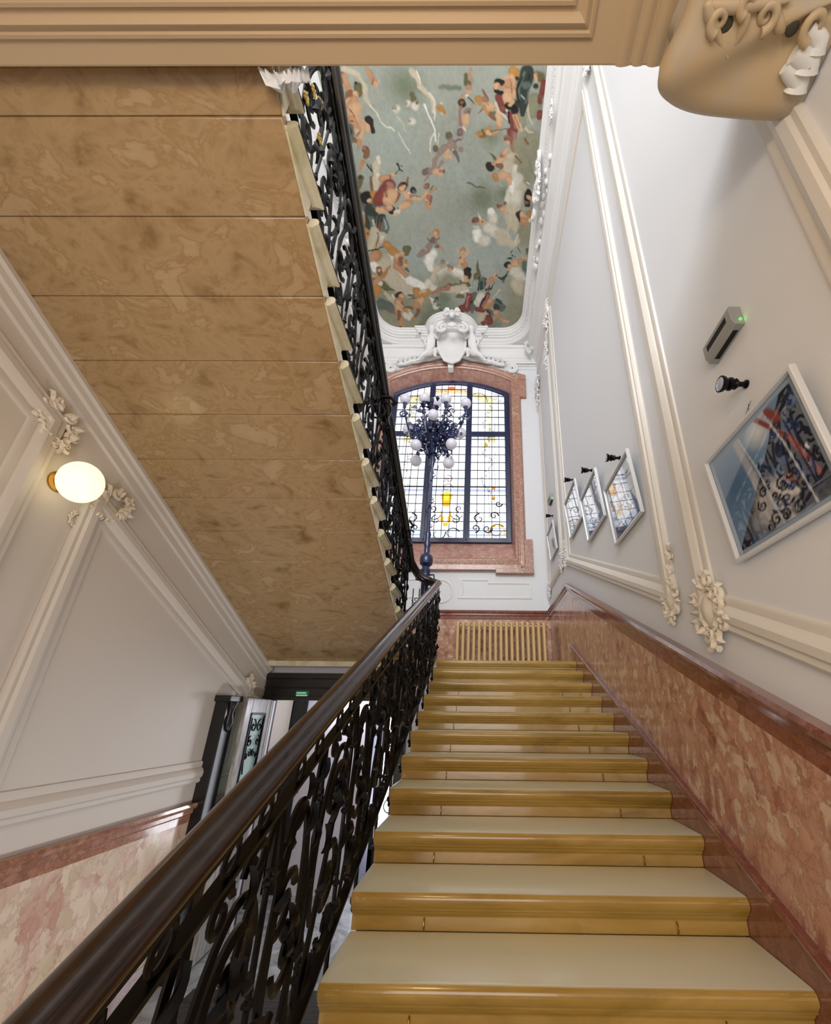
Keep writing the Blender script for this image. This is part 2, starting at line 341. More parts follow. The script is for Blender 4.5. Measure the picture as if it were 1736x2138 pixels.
def glass_cols(X, Z):
    c = np.ones(X.shape+(3,))*lin((246, 248, 255)); ax = np.abs(X-WC)
    def blob(m, col, a=1): c[m] = c[m]*(1-a)+lin(col)*a
    blob((Z < gb+.42), (214, 226, 240), .8); blob(np.abs(Z-(gb+1.23)) < .03, (120, 135, 170), .8)
    blob((ax > .86)&(ax < .96)&(Z > TZ+.05)&(Z < gs-.25), (214, 210, 160), .8); blob((ax > .82)&(Z < TZ-.04)&(Z > TZ-.20)&(ax < 1.05), (196, 188, 120), .8)
    blob((ax > .49)&(Z < TZ-.04)&(Z > TZ-.22)&(ax < .8), (200, 204, 210))
    za = gs+gr-.30-(ax**2)*.24
    blob((np.abs(Z-za) < .05), (206, 176, 120), .9); blob((np.abs(Z-za-.06) < .03)&(ax < .4), (220, 160, 110), .7)
    blob((ax > .55)&(ax < 1.1)&(np.abs(Z-za+.1) < .06), (196, 200, 120), .8)
    blob((ax > 1.0)&(Z > TZ), (200, 206, 212), .8)
    blob(((X-WC)**2/.0075+(Z-gs-.17)**2/.004 < 1), (226, 110, 40))
    m = (ax < .13-.22*np.maximum(0, gb+1.12-Z))&(Z > gb+.84)&(Z < gb+1.22); blob(m&(Z < gb+1.15), (236, 160, 10)); blob(m&(ax < .05)&(Z > gb+.98), (255, 206, 60))
    m = (ax < .12)&(Z > gb+.40+ax*.9)&(Z < gb+.74); blob(m&(ax > .08), (214, 150, 20)); blob(m&(np.abs(ax-.07) < .04)&(Z < gb+.6), (232, 160, 30)); blob((ax < .05)&(np.abs(Z-gb-.42) < .05), (220, 170, 40))
    blob((ax < .08)&(np.abs(Z-gb-1.5) < .06)&(np.sin(X*90)+np.cos(Z*80) > .2), (206, 100, 80))
    rr = np.hypot(ax-1.06, Z-(gb+.24)); blob((rr < .19)&(rr > .13)&(np.sin(X*60)+np.sin(Z*70) > -.2), (226, 160, 30)); blob((np.hypot(ax-1.0, Z-gb-1.05) < .045), (220, 150, 20)); blob((np.hypot(ax-1.0, Z-gb-1.28) < .04), (200, 120, 30)); blob((np.hypot(ax-.83, Z-TZ+.28) < .05), (222, 190, 40))
    blob((np.abs(Z-(gb+.33)) < .012)&(ax > .4), (110, 130, 170)); blob((np.abs(Z-(gb+.18)) < .012)&(ax > .4), (120, 140, 170))
    return c
for bx0, bx1 in bays:
    for z0, z1 in ((gb+.03, TZ), (TZ, None)):
        nx, ny = 46, (150 if z1 else 70); xs = np.linspace(bx0-.04, bx1+.04, nx); t = np.linspace(0, 1, ny)[:, None]
        top = np.array([z1 if z1 else gz(x)-.04 for x in xs]); Zg = z0+(top[None, :]-z0)*t; Xg = np.repeat(xs[None, :], ny, 0)
        painted('glass_pane', GLM, np.stack([Xg, np.full_like(Xg, GY), Zg], -1), glass_cols(Xg, Zg), win)

# ---------------------------------------------------------------- landing and the two flights
YD = 5.42                                    # wall with the hall door, under the landing
LZ = .577+ZO
lb = MB(); lb.box(XL, XR, Y0+.04, XW, LZ, Z0); struct('floor', lb, STRING, smooth=False)
def nosing_profile(y, z, d, dz):
    """stone step section in (y,z); nosing at y, top z, d=+1 nosing faces -y (lower flight), -1 faces +y"""
    p = [(0, -.028), (.004, -.014), (.014, -.003), (.028, 0)]
    q = [(.052, -dz), (.052, -.1), (.038, -.086), (.034, -.076), (.02, -.072), (.02, -.064), (.012, -.056), (.003, -.043)]
    return [(y+d*a, z+b) for a, b in p], [(y+d*a, z+b) for a, b in q]
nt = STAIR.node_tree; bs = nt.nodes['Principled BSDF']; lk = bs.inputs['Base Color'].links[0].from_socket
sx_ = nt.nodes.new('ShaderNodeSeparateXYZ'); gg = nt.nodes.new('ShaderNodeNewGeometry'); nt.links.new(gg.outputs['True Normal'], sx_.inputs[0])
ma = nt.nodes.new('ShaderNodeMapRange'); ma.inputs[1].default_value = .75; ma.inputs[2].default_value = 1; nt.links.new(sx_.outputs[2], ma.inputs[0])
mxx = nt.nodes.new('ShaderNodeMix'); mxx.data_type = 'RGBA'; nt.links.new(ma.outputs[0], mxx.inputs[0]); nt.links.new(lk, mxx.inputs[6]); mxx.inputs[7].default_value = srgb(232, 230, 204); nt.links.new(mxx.outputs[2], bs.inputs['Base Color'])  # upward faces paler: the white wall's gloss put into the stone colour
XA, XB = -.577, 1.198
st = thing('stone_staircase', (.3, 0, 0), 'yellow limestone flight rising to the landing beneath the window', 'staircase')
NS = 17
for k in range(NS):
    y, z = Y0-k*T, Z0-k*RS
    a, b = nosing_profile(y, z, 1, RS)
    yb = y+T+.052 if k else y+.16
    poly = a+[(yb, z), (yb, z-RS-(.0 if k else 0))]+b
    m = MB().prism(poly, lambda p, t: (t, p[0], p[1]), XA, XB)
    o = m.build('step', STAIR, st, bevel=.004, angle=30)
    for x in (-.25, .88):
        e = MB(); e.tube([(x+.0*math.cos(t), y+.052-.018*math.sin(t), z-.128+.02*math.cos(t)) for t in np.linspace(.1, PI-.1, 9)], .0035, 6); e.build('rod_eyelet', BRASS, o)
# solid carriage under the steps, set in from the well edge
m = MB(); m.prism([(Y0+.16, Z0-RS-.002), (Y0+.16, Z0-.42), (Y0-NS*T, Z0-NS*RS-.2), (Y0-NS*T, Z0-NS*RS-.002)]+[], lambda p, t: (t, p[0], p[1]), XA+.03, XB-.01)
m.v = []; m.f = []
m.prism([(Y0+.05, Z0-RS-.03), (Y0+.05, Z0-.40), (Y0-(NS-1)*T, max(0, Z0-NS*RS-.1)), (Y0-(NS-1)*T, Z0-NS*RS-.03)], lambda p, t: (t, p[0], p[1]), XA+.02, XB-.01)
m.build('carriage', STRING, st, smooth=False)

XC = -.972
s2 = thing('stone_staircase', (-1.9, 0, 0), 'travertine flight overhead, its smooth stone underside facing the hall', 'staircase')
for j in range(1, 15):
    y, z = 4.662+(3-j)*T, Z0+j*RS
    # block : riser line y-.04, back y-T-.04
    yr, yb = y-.052, max(y-.052-T, .84)
    poly = [(yr, z-.1), (yr, soff(yr)), (yb+.0015, soff(yb)+.0), (yb+.0015, z), (y-.02, z), (y-.02, z-.1)]
    m = MB().prism(poly, lambda p, t: (t, p[0], p[1]), XL+.012, XC)
    o = m.build('step', SOFF, s2, bevel=.007, angle=20)
    # pale nosing that returns along the open end
    q = MB(); pr = [(0, -.03), (.006, -.014), (.016, -.003), (.03, 0), (.058, 0), (.058, -.078), (.03, -.078), (.024, -.07), (.018, -.062), (.008, -.056), (.0, -.045)]
    q.mould([(XC-.6, y), (XC+.06, y), (XC+.06, yb+.035)], [(-a_, b_) for a_, b_ in pr], lambda a_, b_, w_: (a_, b_, z+w_), closed=False)
    q.v = [(v[0], v[1], v[2]) for v in q.v]; q.build('nosing', STRING, o, angle=40)
    e = MB(); e.prism([(yr, z-.07), (yr, soff(yr)+.004), (max(.85, yr-T*.93), z-.07)], lambda p, t: (t, p[0], p[1]), XC, XC+.012); e.build('step_end', STRING, o, smooth=False)

# ---------------------------------------------------------------- right wall: dado, skirting, mouldings
def railprof(h=.15, d=.06): return [(0, 0), (0, d), (-.02, d+.012), (-.045, d), (-.055, d*.6), (-.085, d*.6), (-.1, d*.35), (-h, .02), (-h, 0)]
dtop = lambda y: nose1(y)+1.11
YP = 5.45; ZL = 1.79+ZO; ya = -2.9
d = MB(); d.prism([(XW, Z0), (Y0+.1, Z0), (ya, nose1(ya)-.2), (ya, dtop(ya)-.07), (YP, ZL-.07), (XW, ZL-.07)], lambda p, t: (t, p[0], p[1]), XR-.018, XR-.0005)
struct('trim_1', d, PINK, smooth=False)
d = MB().mould([(XW, ZL), (YP, ZL), (YP-.01, ZL)][:2]+[(ya, ZL-(YP-ya)*SL*.975)], [(-u if 0 else u*-1, w_) for u, w_ in railprof(.165, .06)], rightfn, closed=False)
struct('trim_2', d, RED)
d = MB().mould([(XR, ZL), (XL, ZL)], [(-u, w_) for u, w_ in railprof(.165, .06)], farfn, closed=False); struct('trim_3', d, RED)
d = MB().box(XL, XR, XW-.018, XW-.0005, Z0, ZL-.07); struct('trim_4', d, PINK, smooth=False)
# raking skirting beside the steps
sk = MB(); top = lambda y: nose1(y)+.15
sk.prism([(5.42, Z0), (Y0+.06, Z0), (Y0+.06, Z0-.4), (ya, nose1(ya)-.5), (ya, top(ya)), (5.42, top(5.42)-.02)], lambda p, t: (t, p[0], p[1]), XR-.038, XR-.018)
sk.mould([(5.42, top(5.42)), (ya, top(ya))], [(0, .018), (0, .05), (.012, .058), (.03, .052), (.04, .038), (.04, .018)], rightfn, closed=False)
struct('baseboard_right', sk, RED, bevel=.002)
# stucco panel mouldings
PROF = [(0, 0), (0, .022), (.015, .034), (.04, .03), (.055, .045), (.095, .05), (.125, .034), (.14, .018), (.17, .022), (.19, .014), (.195, 0)]
RMOULD = mat('shade_toned_moulding', (222, 217, 210), .5)  # white stucco toned part-way to the beige shade on its uprights
def panel(n, corners, fn, m=RMOULD, prof=PROF, s=1):
    a = sum(corners[i-1][0]*corners[i][1]-corners[i][0]*corners[i-1][1] for i in range(len(corners)))
    if a < 0: corners = corners[::-1]
    struct('trim_%d' % n, MB().mould(corners, [(u*s, w_*s) for u, w_ in prof], fn), m)
zt = 7.35+ZO
bB = lambda y: .63+ZO+(y-2.43)*.478
panel(5, [(.79, .517-1.41*.491+ZO), (2.2, .517+ZO), (2.2, zt), (.79, zt)], rightfn, s=.9)
panel(6, [(2.43, bB(2.43)), (5.37, bB(5.37)), (5.37, zt), (2.43, zt)], rightfn, s=.9)
panel(7, [(5.68, 2.13+ZO), (6.98, 2.13+ZO), (6.98, zt), (5.68, zt)], rightfn, s=.75)
# left wall mouldings, dado
lt = lambda y: 1.474+ZO-(y-2.56)*.471
panel(8, [(2.43, -.63+ZO), (5.0, -.63+ZO), (5.0, lt(5.0)), (2.43, lt(2.43))], leftfn, LWALL, s=1.0)
panel(9, [(.2, -.63+ZO), (2.13, -.63+ZO), (2.13, lt(2.13)+.12), (.2, lt(.2)+.12)], leftfn, LWALL, s=1.0)
d = MB().mould([(5.40, soff(5.40)-.0), (.6, soff(.6))], [(0, 0), (0, .06), (.03, .062), (.045, .045), (.08, .04), (.095, .022), (.15, .02), (.16, 0)], leftfn, closed=False); struct('trim_10', d, LWALL)
LD = -.80+ZO
d = MB().mould([(-3, LD), (YD, LD)], [(u, w_) for u, w_ in railprof(.16, .06)], leftfn, closed=False); struct('trim_11', d, marble('brown_marble', [(140, 92, 72), (178, 130, 106), (158, 108, 88), (192, 150, 126)], .14, 14, (1, 1, 1), (96, 56, 44), .5, .6))
d = MB().box(XL+.0005, XL+.018, -3, YD, 0, LD-.07); struct('trim_12', d, PINKL, smooth=False)
d = MB().box(XL, XL+.03, -3, YD, 0, .2); struct('baseboard_left', d, RED, smooth=False, bevel=.004)
# upper left wall is seen through the railing; small relief panels under the window
R1 = [(0, 0), (0, .012), (.012, .02), (.03, .02), (.042, .008), (.05, 0)]
def relief(n, c):
    struct('trim_%d' % n, MB().mould(c, R1, farfn), WHITE2)
for n_, sx in ((13, 1), (14, -1)):
    mm = lambda x: WC+sx*x
    c = [(mm(.31), 2.02+ZO), (mm(1.69), 2.02+ZO), (mm(1.69), 2.345+ZO), (mm(.92), 2.345+ZO), (mm(.92), 2.405+ZO), (mm(.31), 2.405+ZO), (mm(.37), 2.30+ZO), (mm(.385), 2.2+ZO), (mm(.37), 2.1+ZO)]
    relief(n_, c if sx > 0 else c[::-1])
relief(15, [(WC+.24*math.cos(t), 2.16+ZO+.24*math.sin(t)) for t in np.linspace(0, 2*PI, 33)[:-1]])

# ---------------------------------------------------------------- overhead gallery soffit
GZ, GYE = 2.62+ZO, .817
g = MB(); g.box(XL, XR, -3, GYE, GZ, GZ+.34); struct('ceiling', g, BEAM, smooth=False, bevel=.008)
def upfn(x, y, w_): return (x, y, GZ-w_)
struct('trim_25', MB().box(XL+.25, .325, -2.35, .63, GZ-.004, GZ-.0005), mat('lamplit_panel', (236, 192, 112), .5), smooth=False)  # plate painted with the warm lamplight that falls on the inner panel
P2 = [(0, 0), (0, .012), (.012, .016), (.02, .008), (.03, .018), (.04, .024), (.055, .01), (.062, 0)]
d = MB().mould([(XL+.1, -2.5), (.435, -2.5), (.435, .735), (XL+.1, .735)], P2, upfn); struct('trim_16', d, BEAM)
d = MB().mould([(XL+.2, -2.4), (.35, -2.4), (.35, .655), (XL+.2, .655)], P2, upfn); struct('trim_17', d, BEAM)
d = MB()
for x, wd, dp in ((.585, .03, .014), (.65, .022, .010), (.72, .03, .016)):
    d.prism([(x-wd, 0), (x-wd*.7, dp*.8), (x-wd*.2, dp), (x+wd*.4, dp*.6), (x+wd, 0)], lambda p, t: (p[0], t, GZ-p[1]), -2.8, GYE-.001)
struct('trim_18', d, BEAM)

# ---------------------------------------------------------------- hall door wall, vestibule under the landing
d = MB(); OX0, OX1, OZ = -2.70, -1.02, .17+ZO
d.box(XL, OX0, YD, YD+.12, 0, LZ); d.box(OX1, XA+.02, YD, YD+.12, 0, LZ); d.box(OX0, OX1, YD, YD+.12, OZ+.3, LZ)
struct('wall_hall', d, LILAC, smooth=False)
dr = thing('door_1', ((OX0+OX1)/2, YD, 0), kind='structure')
m = MB()
m.box(OX0-.09, OX1+.09, YD-.05, YD+.1, OZ, .49+ZO); m.box(OX0-.09, OX1+.09, YD-.09, YD-.05, .43+ZO, .50+ZO); m.box(OX0-.09, OX1+.09, YD-.07, YD-.05, OZ, OZ+.05)
m.box(OX0-.09, OX1+.09, YD-.07, YD-.05, OZ+.14, OZ+.155)
m.box(OX0-.09, OX0+.03, YD-.05, YD+.1, 0, OZ); m.box(OX1-.03, OX1+.09, YD-.05, YD+.1, 0, OZ)
m.build('door_frame', DOORW, dr, bevel=.006)
# vestibule lining
d = MB().box(XL, XR, XW, XW+.3, 0, Z0-.12); struct('wall_far', d, LILAC, smooth=False)
# a second dark frame inside, the lilac wall beside it, and the bright glazed street door
ir = thing('door_2', (-2.2, 6.3, 0), kind='structure')
m = MB(); a = onY(578, 1463, 6.3); b_ = onY(641, 1463, 6.3)
m.box(a[0], b_[0], 6.3, 6.34, 0, a[2]+.05); m.box(a[0]-.04, a[0], 6.26, 6.36, 0, a[2]+.1); m.box(b_[0], b_[0]+.04, 6.26, 6.36, 0, a[2]+.1); m.box(a[0]-.04, b_[0]+.04, 6.26, 6.36, a[2]+.05, a[2]+.1)
m.build('door_leaf', DOORW, ir, bevel=.005)
d = MB(); d.box(b_[0]+.04, -1.62, 6.28, 6.36, 0, LZ-.001); d.box(XL, a[0]-.04, 6.28, 6.36, 0, LZ-.001); struct('wall_vestibule', d, LILAC, smooth=False)
sdr = thing('door_3', (-1.2, 6.95, 0), kind='structure')
m = MB(); m.box(-1.56, -.75, 6.9, 6.93, .35, 2.15); m.build('frosted_pane', LAMPGLOW, sdr)
m = MB(); m.box(-1.62, -1.56, 6.86, 6.98, 0, 2.25); m.box(-.75, -.69, 6.86, 6.98, 0, 2.25); m.box(-1.62, -.69, 6.86, 6.98, 2.15, 2.25); m.box(-1.62, -.69, 6.86, 6.98, 0, .35)
for i in range(1, 4): m.box(-1.56+.2*i-.012, -1.56+.2*i+.012, 6.88, 6.9, .35, 2.15)
for i in range(6): m.tube([(p[0], 6.885, p[1]) for p in spiral((-1.155+(-1)**i*.2, .6+.27*i), .13, .02, i, 1.3, 18)], .01, 5)
m.build('door_grille', IRON, sdr)
# the opened varnished door leaf folded back along the left wall
lf = thing('door_4', (OX0, 5.3, 0), kind='structure')
Y1a, Y1b = 5.33, 4.66; xh, xe = OX0+.04, -2.60; ztop = .17+ZO
ux = np.array([xe-xh, Y1b-Y1a, 0]); Lw = np.linalg.norm(ux); ux /= Lw; un = np.array([ux[1], -ux[0], 0]);
if un[0] < 0: un = -un
def leaf(s_, z, n_): return np.array([xh, Y1a, 0])+ux*s_+np.array([0, 0, z])+un*n_
m = MB()
def lbox(s0, s1, z0, z1, n0, n1): m.add([leaf(a_, b2, c_) for b2 in (z0, z1) for c_ in (n0, n1) for a_ in (s0, s1)], [(0, 2, 3, 1), (4, 5, 7, 6), (0, 1, 5, 4), (2, 6, 7, 3), (0, 4, 6, 2), (1, 3, 7, 5)])
gw0, gw1, gz0, gz1 = .14, Lw-.14, .95, ztop-.16
for q in ((0, gw0, .02, ztop), (gw1, Lw, .02, ztop), (gw0, gw1, .02, gz0), (gw0, gw1, gz1, ztop)): lbox(q[0], q[1], q[2], q[3], -.02, .02)
lbox(gw0+.02, gw1-.02, .2, .8, .02, .035)
m.build('door_panel', DOORG, lf, bevel=.006)
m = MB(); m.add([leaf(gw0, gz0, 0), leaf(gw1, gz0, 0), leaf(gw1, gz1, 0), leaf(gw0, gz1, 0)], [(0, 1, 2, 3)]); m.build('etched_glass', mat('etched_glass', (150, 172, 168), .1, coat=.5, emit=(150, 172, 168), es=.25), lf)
m = MB(); cx_ = (gw0+gw1)/2
def lt_(pts, r): m.tube([leaf(a_, b2, .024) for a_, b2 in pts], r, 5)
for s_ in (-1, 1):
    for (cc, hh, r_, t0) in ((.08, -.14, .075, 1.2), (.1, -.3, .06, -1.3), (.04, -.42, .04, 1.2), (.13, -.45, .03, 1), (.08, .14-(gz1-gz0), .075, -1.2), (.11, .32-(gz1-gz0), .05, 1.2), (.03, .36-(gz1-gz0), .03, 1)):
        lt_(spiral((cx_+s_*cc, gz1+hh), r_, .012, PI/2, s_*t0, 16), .008)
    lt_([(cx_+s_*.15, gz1-.05), (cx_+s_*.16, gz1-.5), (cx_+s_*.13, gz1-.62)], .008); lt_([(cx_+s_*.16, gz0+.02), (cx_+s_*.17, gz0+.5)], .006)
for q in ((gw0, gw0+.02), (gw1-.02, gw1)): lbox(q[0], q[1], gz0, gz1, .015, .03)
lbox(gw0, gw1, gz1-.02, gz1, .015, .03)
m.build('iron_grille', IRON, lf)
m = MB(); m.box(XL, XL+.13, 4.44, 4.62, 0, .16+ZO); m.box(XL, XL+.17, 4.41, 4.65, .12+ZO, .18+ZO); m.tube([(XL+.14, 4.53, .1+ZO-.01*i) for i in range(10)], [.03, .035, .04, .035, .03, .025, .02, .02, .02, .02], 8)
m.lathe([(.0, -.3), (.03, -.28), (.05, -.2), (.03, -.12), (.045, -.05), (.06, 0)], (XL+.13, 4.53, .12+ZO), 10)
struct('trim_19', m, DOORW, bevel=.006)
# bright door edge strip beyond the leaf
m = MB(); a = onY(566, 1462, YD-.06); m.box(a[0]-.03, a[0]+.03, YD-.12, YD-.06, 0, OZ-.01); m.box(a[0]+.05, a[0]+.065, YD-.1, YD-.06, 0, OZ-.01); struct('trim_20', m, mat('white_jamb', (226, 228, 236), .3), bevel=.003)
# exit sign
p = onY(631, 1449, YD-.06)
t = thing('exit_sign', (p[0], YD-.06, p[2]), 'small dark green exit sign on the black transom over the hall door', 'sign')
MB().box(p[0]-.085, p[0]+.085, YD-.06, YD-.05, p[2]-.04, p[2]+.04).build('sign_panel', SIGNG, t)
m = MB()
for r_, n_ in ((.012, 8), (-.018, 9)):
    for i in range(n_): m.box(p[0]-.07+i*.0158, p[0]-.06+i*.0158, YD-.0635, YD-.06, p[2]+r_-.008, p[2]+r_+.01)
m.build('lettering', SIGNT, t)
p = onY(617, 1640, 6.27); m = MB().box(p[0]-.05, p[0]+.05, 6.265, 6.28, p[2]-.09, p[2]+.09); tag(m.build('wall_notice', REDM), 'small red notice on the lilac vestibule wall seen through the railing', 'notice')
# door mat
p1 = onZ(455, 2065, .012); p2 = onZ(640, 2065, .012); m = MB().box(p1[0]-.2, p2[0]+.3, p1[1]-1.3, p1[1], .0, .014)
tag(m.build('door_mat', MATM, bevel=.004), 'dark ribbed mat lying on the pale marble hall floor', 'mat')

# ---------------------------------------------------------------- wrought-iron balustrades
def ell(c, a, b, n=18, a0=0, a1=2*PI): return [(c[0]+a*math.cos(a0+(a1-a0)*i/n), c[1]+b*math.sin(a0+(a1-a0)*i/n)) for i in range(n+1)]
def cell(kind, up, foot):
    """one bay between two risers: (s, h) with s along the run, h above the nosing line. returns post, scroll panel and leaves"""
    def fn(s_, h, w_=0): return (w_, s_*up, s_*SL+h)
    post, scr, lf_ = MB(), MB(), MB()
    h0 = -.17 if foot else -.06
    post.tube([fn(0, h0+.02), fn(0, .86)], .0095, 6)
    if kind == 0: post.tube([fn(.014*math.sin(i*.9), .2+i*.05, .006*math.cos(i*1.3)) for i in range(12)], .006, 5)
    for hh in (.16, .42, .68): post.sphere(fn(0, hh), .017, 8, 5, (1, 1, .8)); post.sphere(fn(0, hh+.03), .012, 8, 5, (1, 1, .6))
    if foot: post.tube([fn(0, h0+.03), fn(.0, h0, .004), fn(.0, h0-.005, .03)], .011, 6); post.sphere(fn(0, h0), .021, 8, 6); post.sphere(fn(0, h0-.03), .013, 8, 6, (1, 1, 1.3))
    else: post.lathe([(.012, .04), (.02, .02), (.016, 0), (.024, -.02), (.024, -.05)], fn(0, h0+.03), 8)
    def sc(pts, r=.0075, r1=None, w_=0, flat=1.6):
        m_ = len(pts); scr.tube([fn(p[0], p[1], w_+.006*math.sin(i*3.1/m_)) for i, p in enumerate(pts)], (r*1.3, r1 or r*1.0), 5, flat=flat)
    def leaf_(s_, h, ang, L_, wd_=.022, w_=.012):
        d_ = np.array([math.cos(ang), math.sin(ang)]); n_ = np.array([-d_[1], d_[0]]); pts = []
        for t, q in ((0, .12), (.25, .8), (.5, 1), (.75, .6), (1, .02)):
            c_ = np.array([s_, h])+d_*L_*t+n_*.25*L_*t*t; pts.append((c_, q))
        vs = []; 
        for c_, q in pts:
            for e_, ww in ((-1, .0), (0, .012), (1, .0)): p_ = c_+n_*e_*q*wd_; vs.append(fn(p_[0], p_[1], w_+ww+.02*math.sin(q)))
        n0 = len(lf_.v); fs = []
        for i in range(4):
            for k_ in range(2): a_ = i*3+k_; fs.append((a_, a_+1, a_+4, a_+3))
        lf_.add(vs, fs); lf_.add([(v[0]-.004, v[1], v[2]) for v in vs], [f[::-1] for f in fs])
    m = T/2
    if kind == 0:
        sc(spiral((m, .60), .125, .02, -PI/2, 1.55, 34), .010)
        sc(spiral((m+.01, .29), .11, .018, PI/2, -1.5, 34), .009)
        sc(ell((m, .46), .145, .30, 22, PI*.15, PI*1.25), .008)
        sc(spiral((m+.06, .12), .065, .012, PI, 1.3, 22), .008); sc(spiral((m-.07, .10), .06, .012, 0, -1.3, 22), .008)
        sc(spiral((m-.07, .80), .05, .01, 0, 1.2, 20), .007); sc(spiral((m+.07, .80), .05, .01, PI, -1.2, 20), .007)
        sc([(.02, .05), (m*.5, .22), (m, .46), (m*1.3, .66), (T-.02, .84)], .008)
        for a_ in (0, 1.2, 2.4, 3.7, 5.0): leaf_(m, .58, a_, .075)
        for q in ((m-.05, .30, 2.2), (m+.07, .33, .6), (m, .2, 4.4), (.06, .46, 1.2), (T-.06, .5, 1.9), (m+.02, .74, 1.3), (m-.09, .16, 4), (m+.1, .14, 5.4)): leaf_(q[0], q[1], q[2], .085, .02)
        lf_.sphere(fn(m, .60, .012), .026, 8, 6, (.6, 1, 1)); lf_.sphere(fn(m+.01, .29, .012), .02, 8, 6, (.6, 1, 1))
    else:
        sc(ell((m, .42), .10, .34, 26), .0085)
        sc(spiral((m-.045, .52), .085, .014, 0, 1.5, 28), .0085); sc(spiral((m+.045, .35), .085, .014, PI, 1.5, 28), .0085)
        sc(spiral((m, .16), .08, .012, PI/2, 1.4, 26), .008); sc(spiral((m-.02, .74), .07, .012, -PI/2, -1.3, 24), .008)
        sc([(.03, .84), (.07, .6), (.04, .4), (.09, .2), (.03, .02)], .007); sc([(T-.03, .84), (T-.08, .62), (T-.04, .42), (T-.08, .2), (T-.03, .02)], .007)
        sc(spiral((.07, .70), .045, .01, PI, 1.2, 16), .006); sc(spiral((T-.07, .1), .045, .01, 0, 1.2, 16), .006)
        for q in ((m, .43, 1.5), (m, .43, 4.7), (m-.05, .56, 2.6), (m+.06, .32, 5.6), (m+.02, .66, .6), (m-.06, .24, 3.6), (.05, .3, 1.8), (T-.05, .56, 1.3), (m, .86, 4.5), (m+.08, .78, .3)): leaf_(q[0], q[1], q[2], .08, .022)
        lf_.sphere(fn(m, .43, .01), .03, 8, 6, (.6, 1, 1)); lf_.sphere(fn(m, .05, .0), .02, 8, 6)
    # little rings between the flat bar and the handrail
    sc(ell((m*.6, .91), .032, .032, 12), .005); sc(ell((m*1.45, .91), .032, .032, 12), .005)
    return post, scr, lf_
def rail_sweep(mb, pts, prof):
    pts = [np.array(p, float) for p in pts]; n_ = len(pts); m_ = len(prof); vs = []
    for i in range(n_):
        t_ = pts[min(i+1, n_-1)]-pts[max(i-1, 0)]; t_ /= np.linalg.norm(t_)
        sd = np.cross(t_, (0, 0, 1.)); sd /= np.linalg.norm(sd); u_ = np.cross(sd, t_)
        for a_, b_ in prof: vs.append(pts[i]+sd*a_+u_*b_)
    fs = [(i*m_+k_, i*m_+(k_+1) % m_, (i+1)*m_+(k_+1) % m_, (i+1)*m_+k_) for i in range(n_-1) for k_ in range(m_)]
    mb.add(vs, fs+[tuple(range(m_))[::-1], tuple((n_-1)*m_+k_ for k_ in range(m_))])
half = [(0, .048), (.018, .044), (.03, .034), (.033, .024), (.041, .02), (.052, .008), (.053, -.006), (.046, -.018), (.036, -.022), (.034, -.032), (.024, -.044), (0, -.046)]
RAILP = half+[(-a_, b_) for a_, b_ in half[-2:0:-1]]
FLATP = [(-.019, -.006), (.019, -.006), (.019, .006), (-.019, .006)]
def copies(proto, loc, parent):
    o = proto.copy(); C.objects.link(o); o.parent = parent; o.location = loc; return o
def balustrade(label, X, ys, up, nose, foot, railpts, H, rm=None, rs=1):
    root = thing('iron_balustrade', (X, ys[0], nose(ys[0])), label, 'balustrade')
    base = np.array(root.location); protos = []
    for kind in (0, 1):
        pr_ = []
        po_, sc_, le_ = cell(kind, up, foot); sc_.add(le_.v, le_.f)
        for nm, mb in (('post', po_), ('scroll_panel', sc_)):
            o = mb.build(nm, IRON); o.parent = root; pr_.append(o)
        protos.append(pr_)
    used = [False, False]
    for i, y in enumerate(ys):
        k_ = i % 2; loc = (0, y-base[1], nose(y)-base[2])
        for o in protos[k_]:
            q = o if not used[k_] else copies(o, loc, root); q.location = loc
        used[k_] = True
    m = MB(); rail_sweep(m, railpts, [(a_*rs, b_*rs) for a_, b_ in RAILP]); m.build('handrail', rm or WOOD, root, angle=50)
    m = MB(); rail_sweep(m, [np.array(p)-np.array([0, 0, .06]) for p in railpts], FLATP); m.build('rail_core', IRON, root, smooth=False)
    m = MB(); ya_, yb_ = ys[0]-.1*up, ys[-1]+T*up
    for hh in (H-.15, .0):
        rail_sweep(m, [(X, ya_, nose(ya_)+hh), (X, yb_, nose(yb_)+hh)], FLATP)
    m.build('flat_bar', IRON, root, smooth=False)
    return root
X1, X2 = -.605, -.985
Hh = 1.02
ys1 = [Y0-.16-k*T for k in range(15)][::-1]
# one continuous handrail turns round the newel; it is cut where the flights meet
def arc(c, r, a0, a1, z0_, z1_, n_=10): return [(c[0]+r*math.cos(a0+(a1-a0)*i/n_), c[1]+r*.62*math.sin(a0+(a1-a0)*i/n_), z0_+(z1_-z0_)*i/n_) for i in range(n_+1)]
ra = [(X1, y, nose1(y)+Hh) for y in (.25, 1.2, 2.2, 3.2, 4.2, 4.9, 5.06)]+arc((X1-.06, 5.16), .06, 0, PI*.5, nose1(5.16)+Hh, nose1(5.2)+Hh+.01, 6)+[(-.72, 5.215, nose1(5.2)+Hh+.03)]
b1 = balustrade('black wrought-iron balustrade with brown handrail on the open side of the yellow steps', X1, ys1, 1, nose1, True, ra, Hh)
rb = [(-.72, 5.215, nose1(5.2)+Hh+.03), (-.80, 5.22, nose1(5.2)+Hh+.06), (-.88, 5.20, nose1(5.2)+Hh+.11), (-.94, 5.14, nose1(5.2)+Hh+.19), (X2, 5.02, nose2(5.02)+.98), (X2, 4.9, nose2(4.9)+1.0)]+[(X2, y, nose2(y)+1.0) for y in (4.4, 3.4, 2.4, 1.4, .9)]
ys2 = [4.95-k*T for k in range(13)]
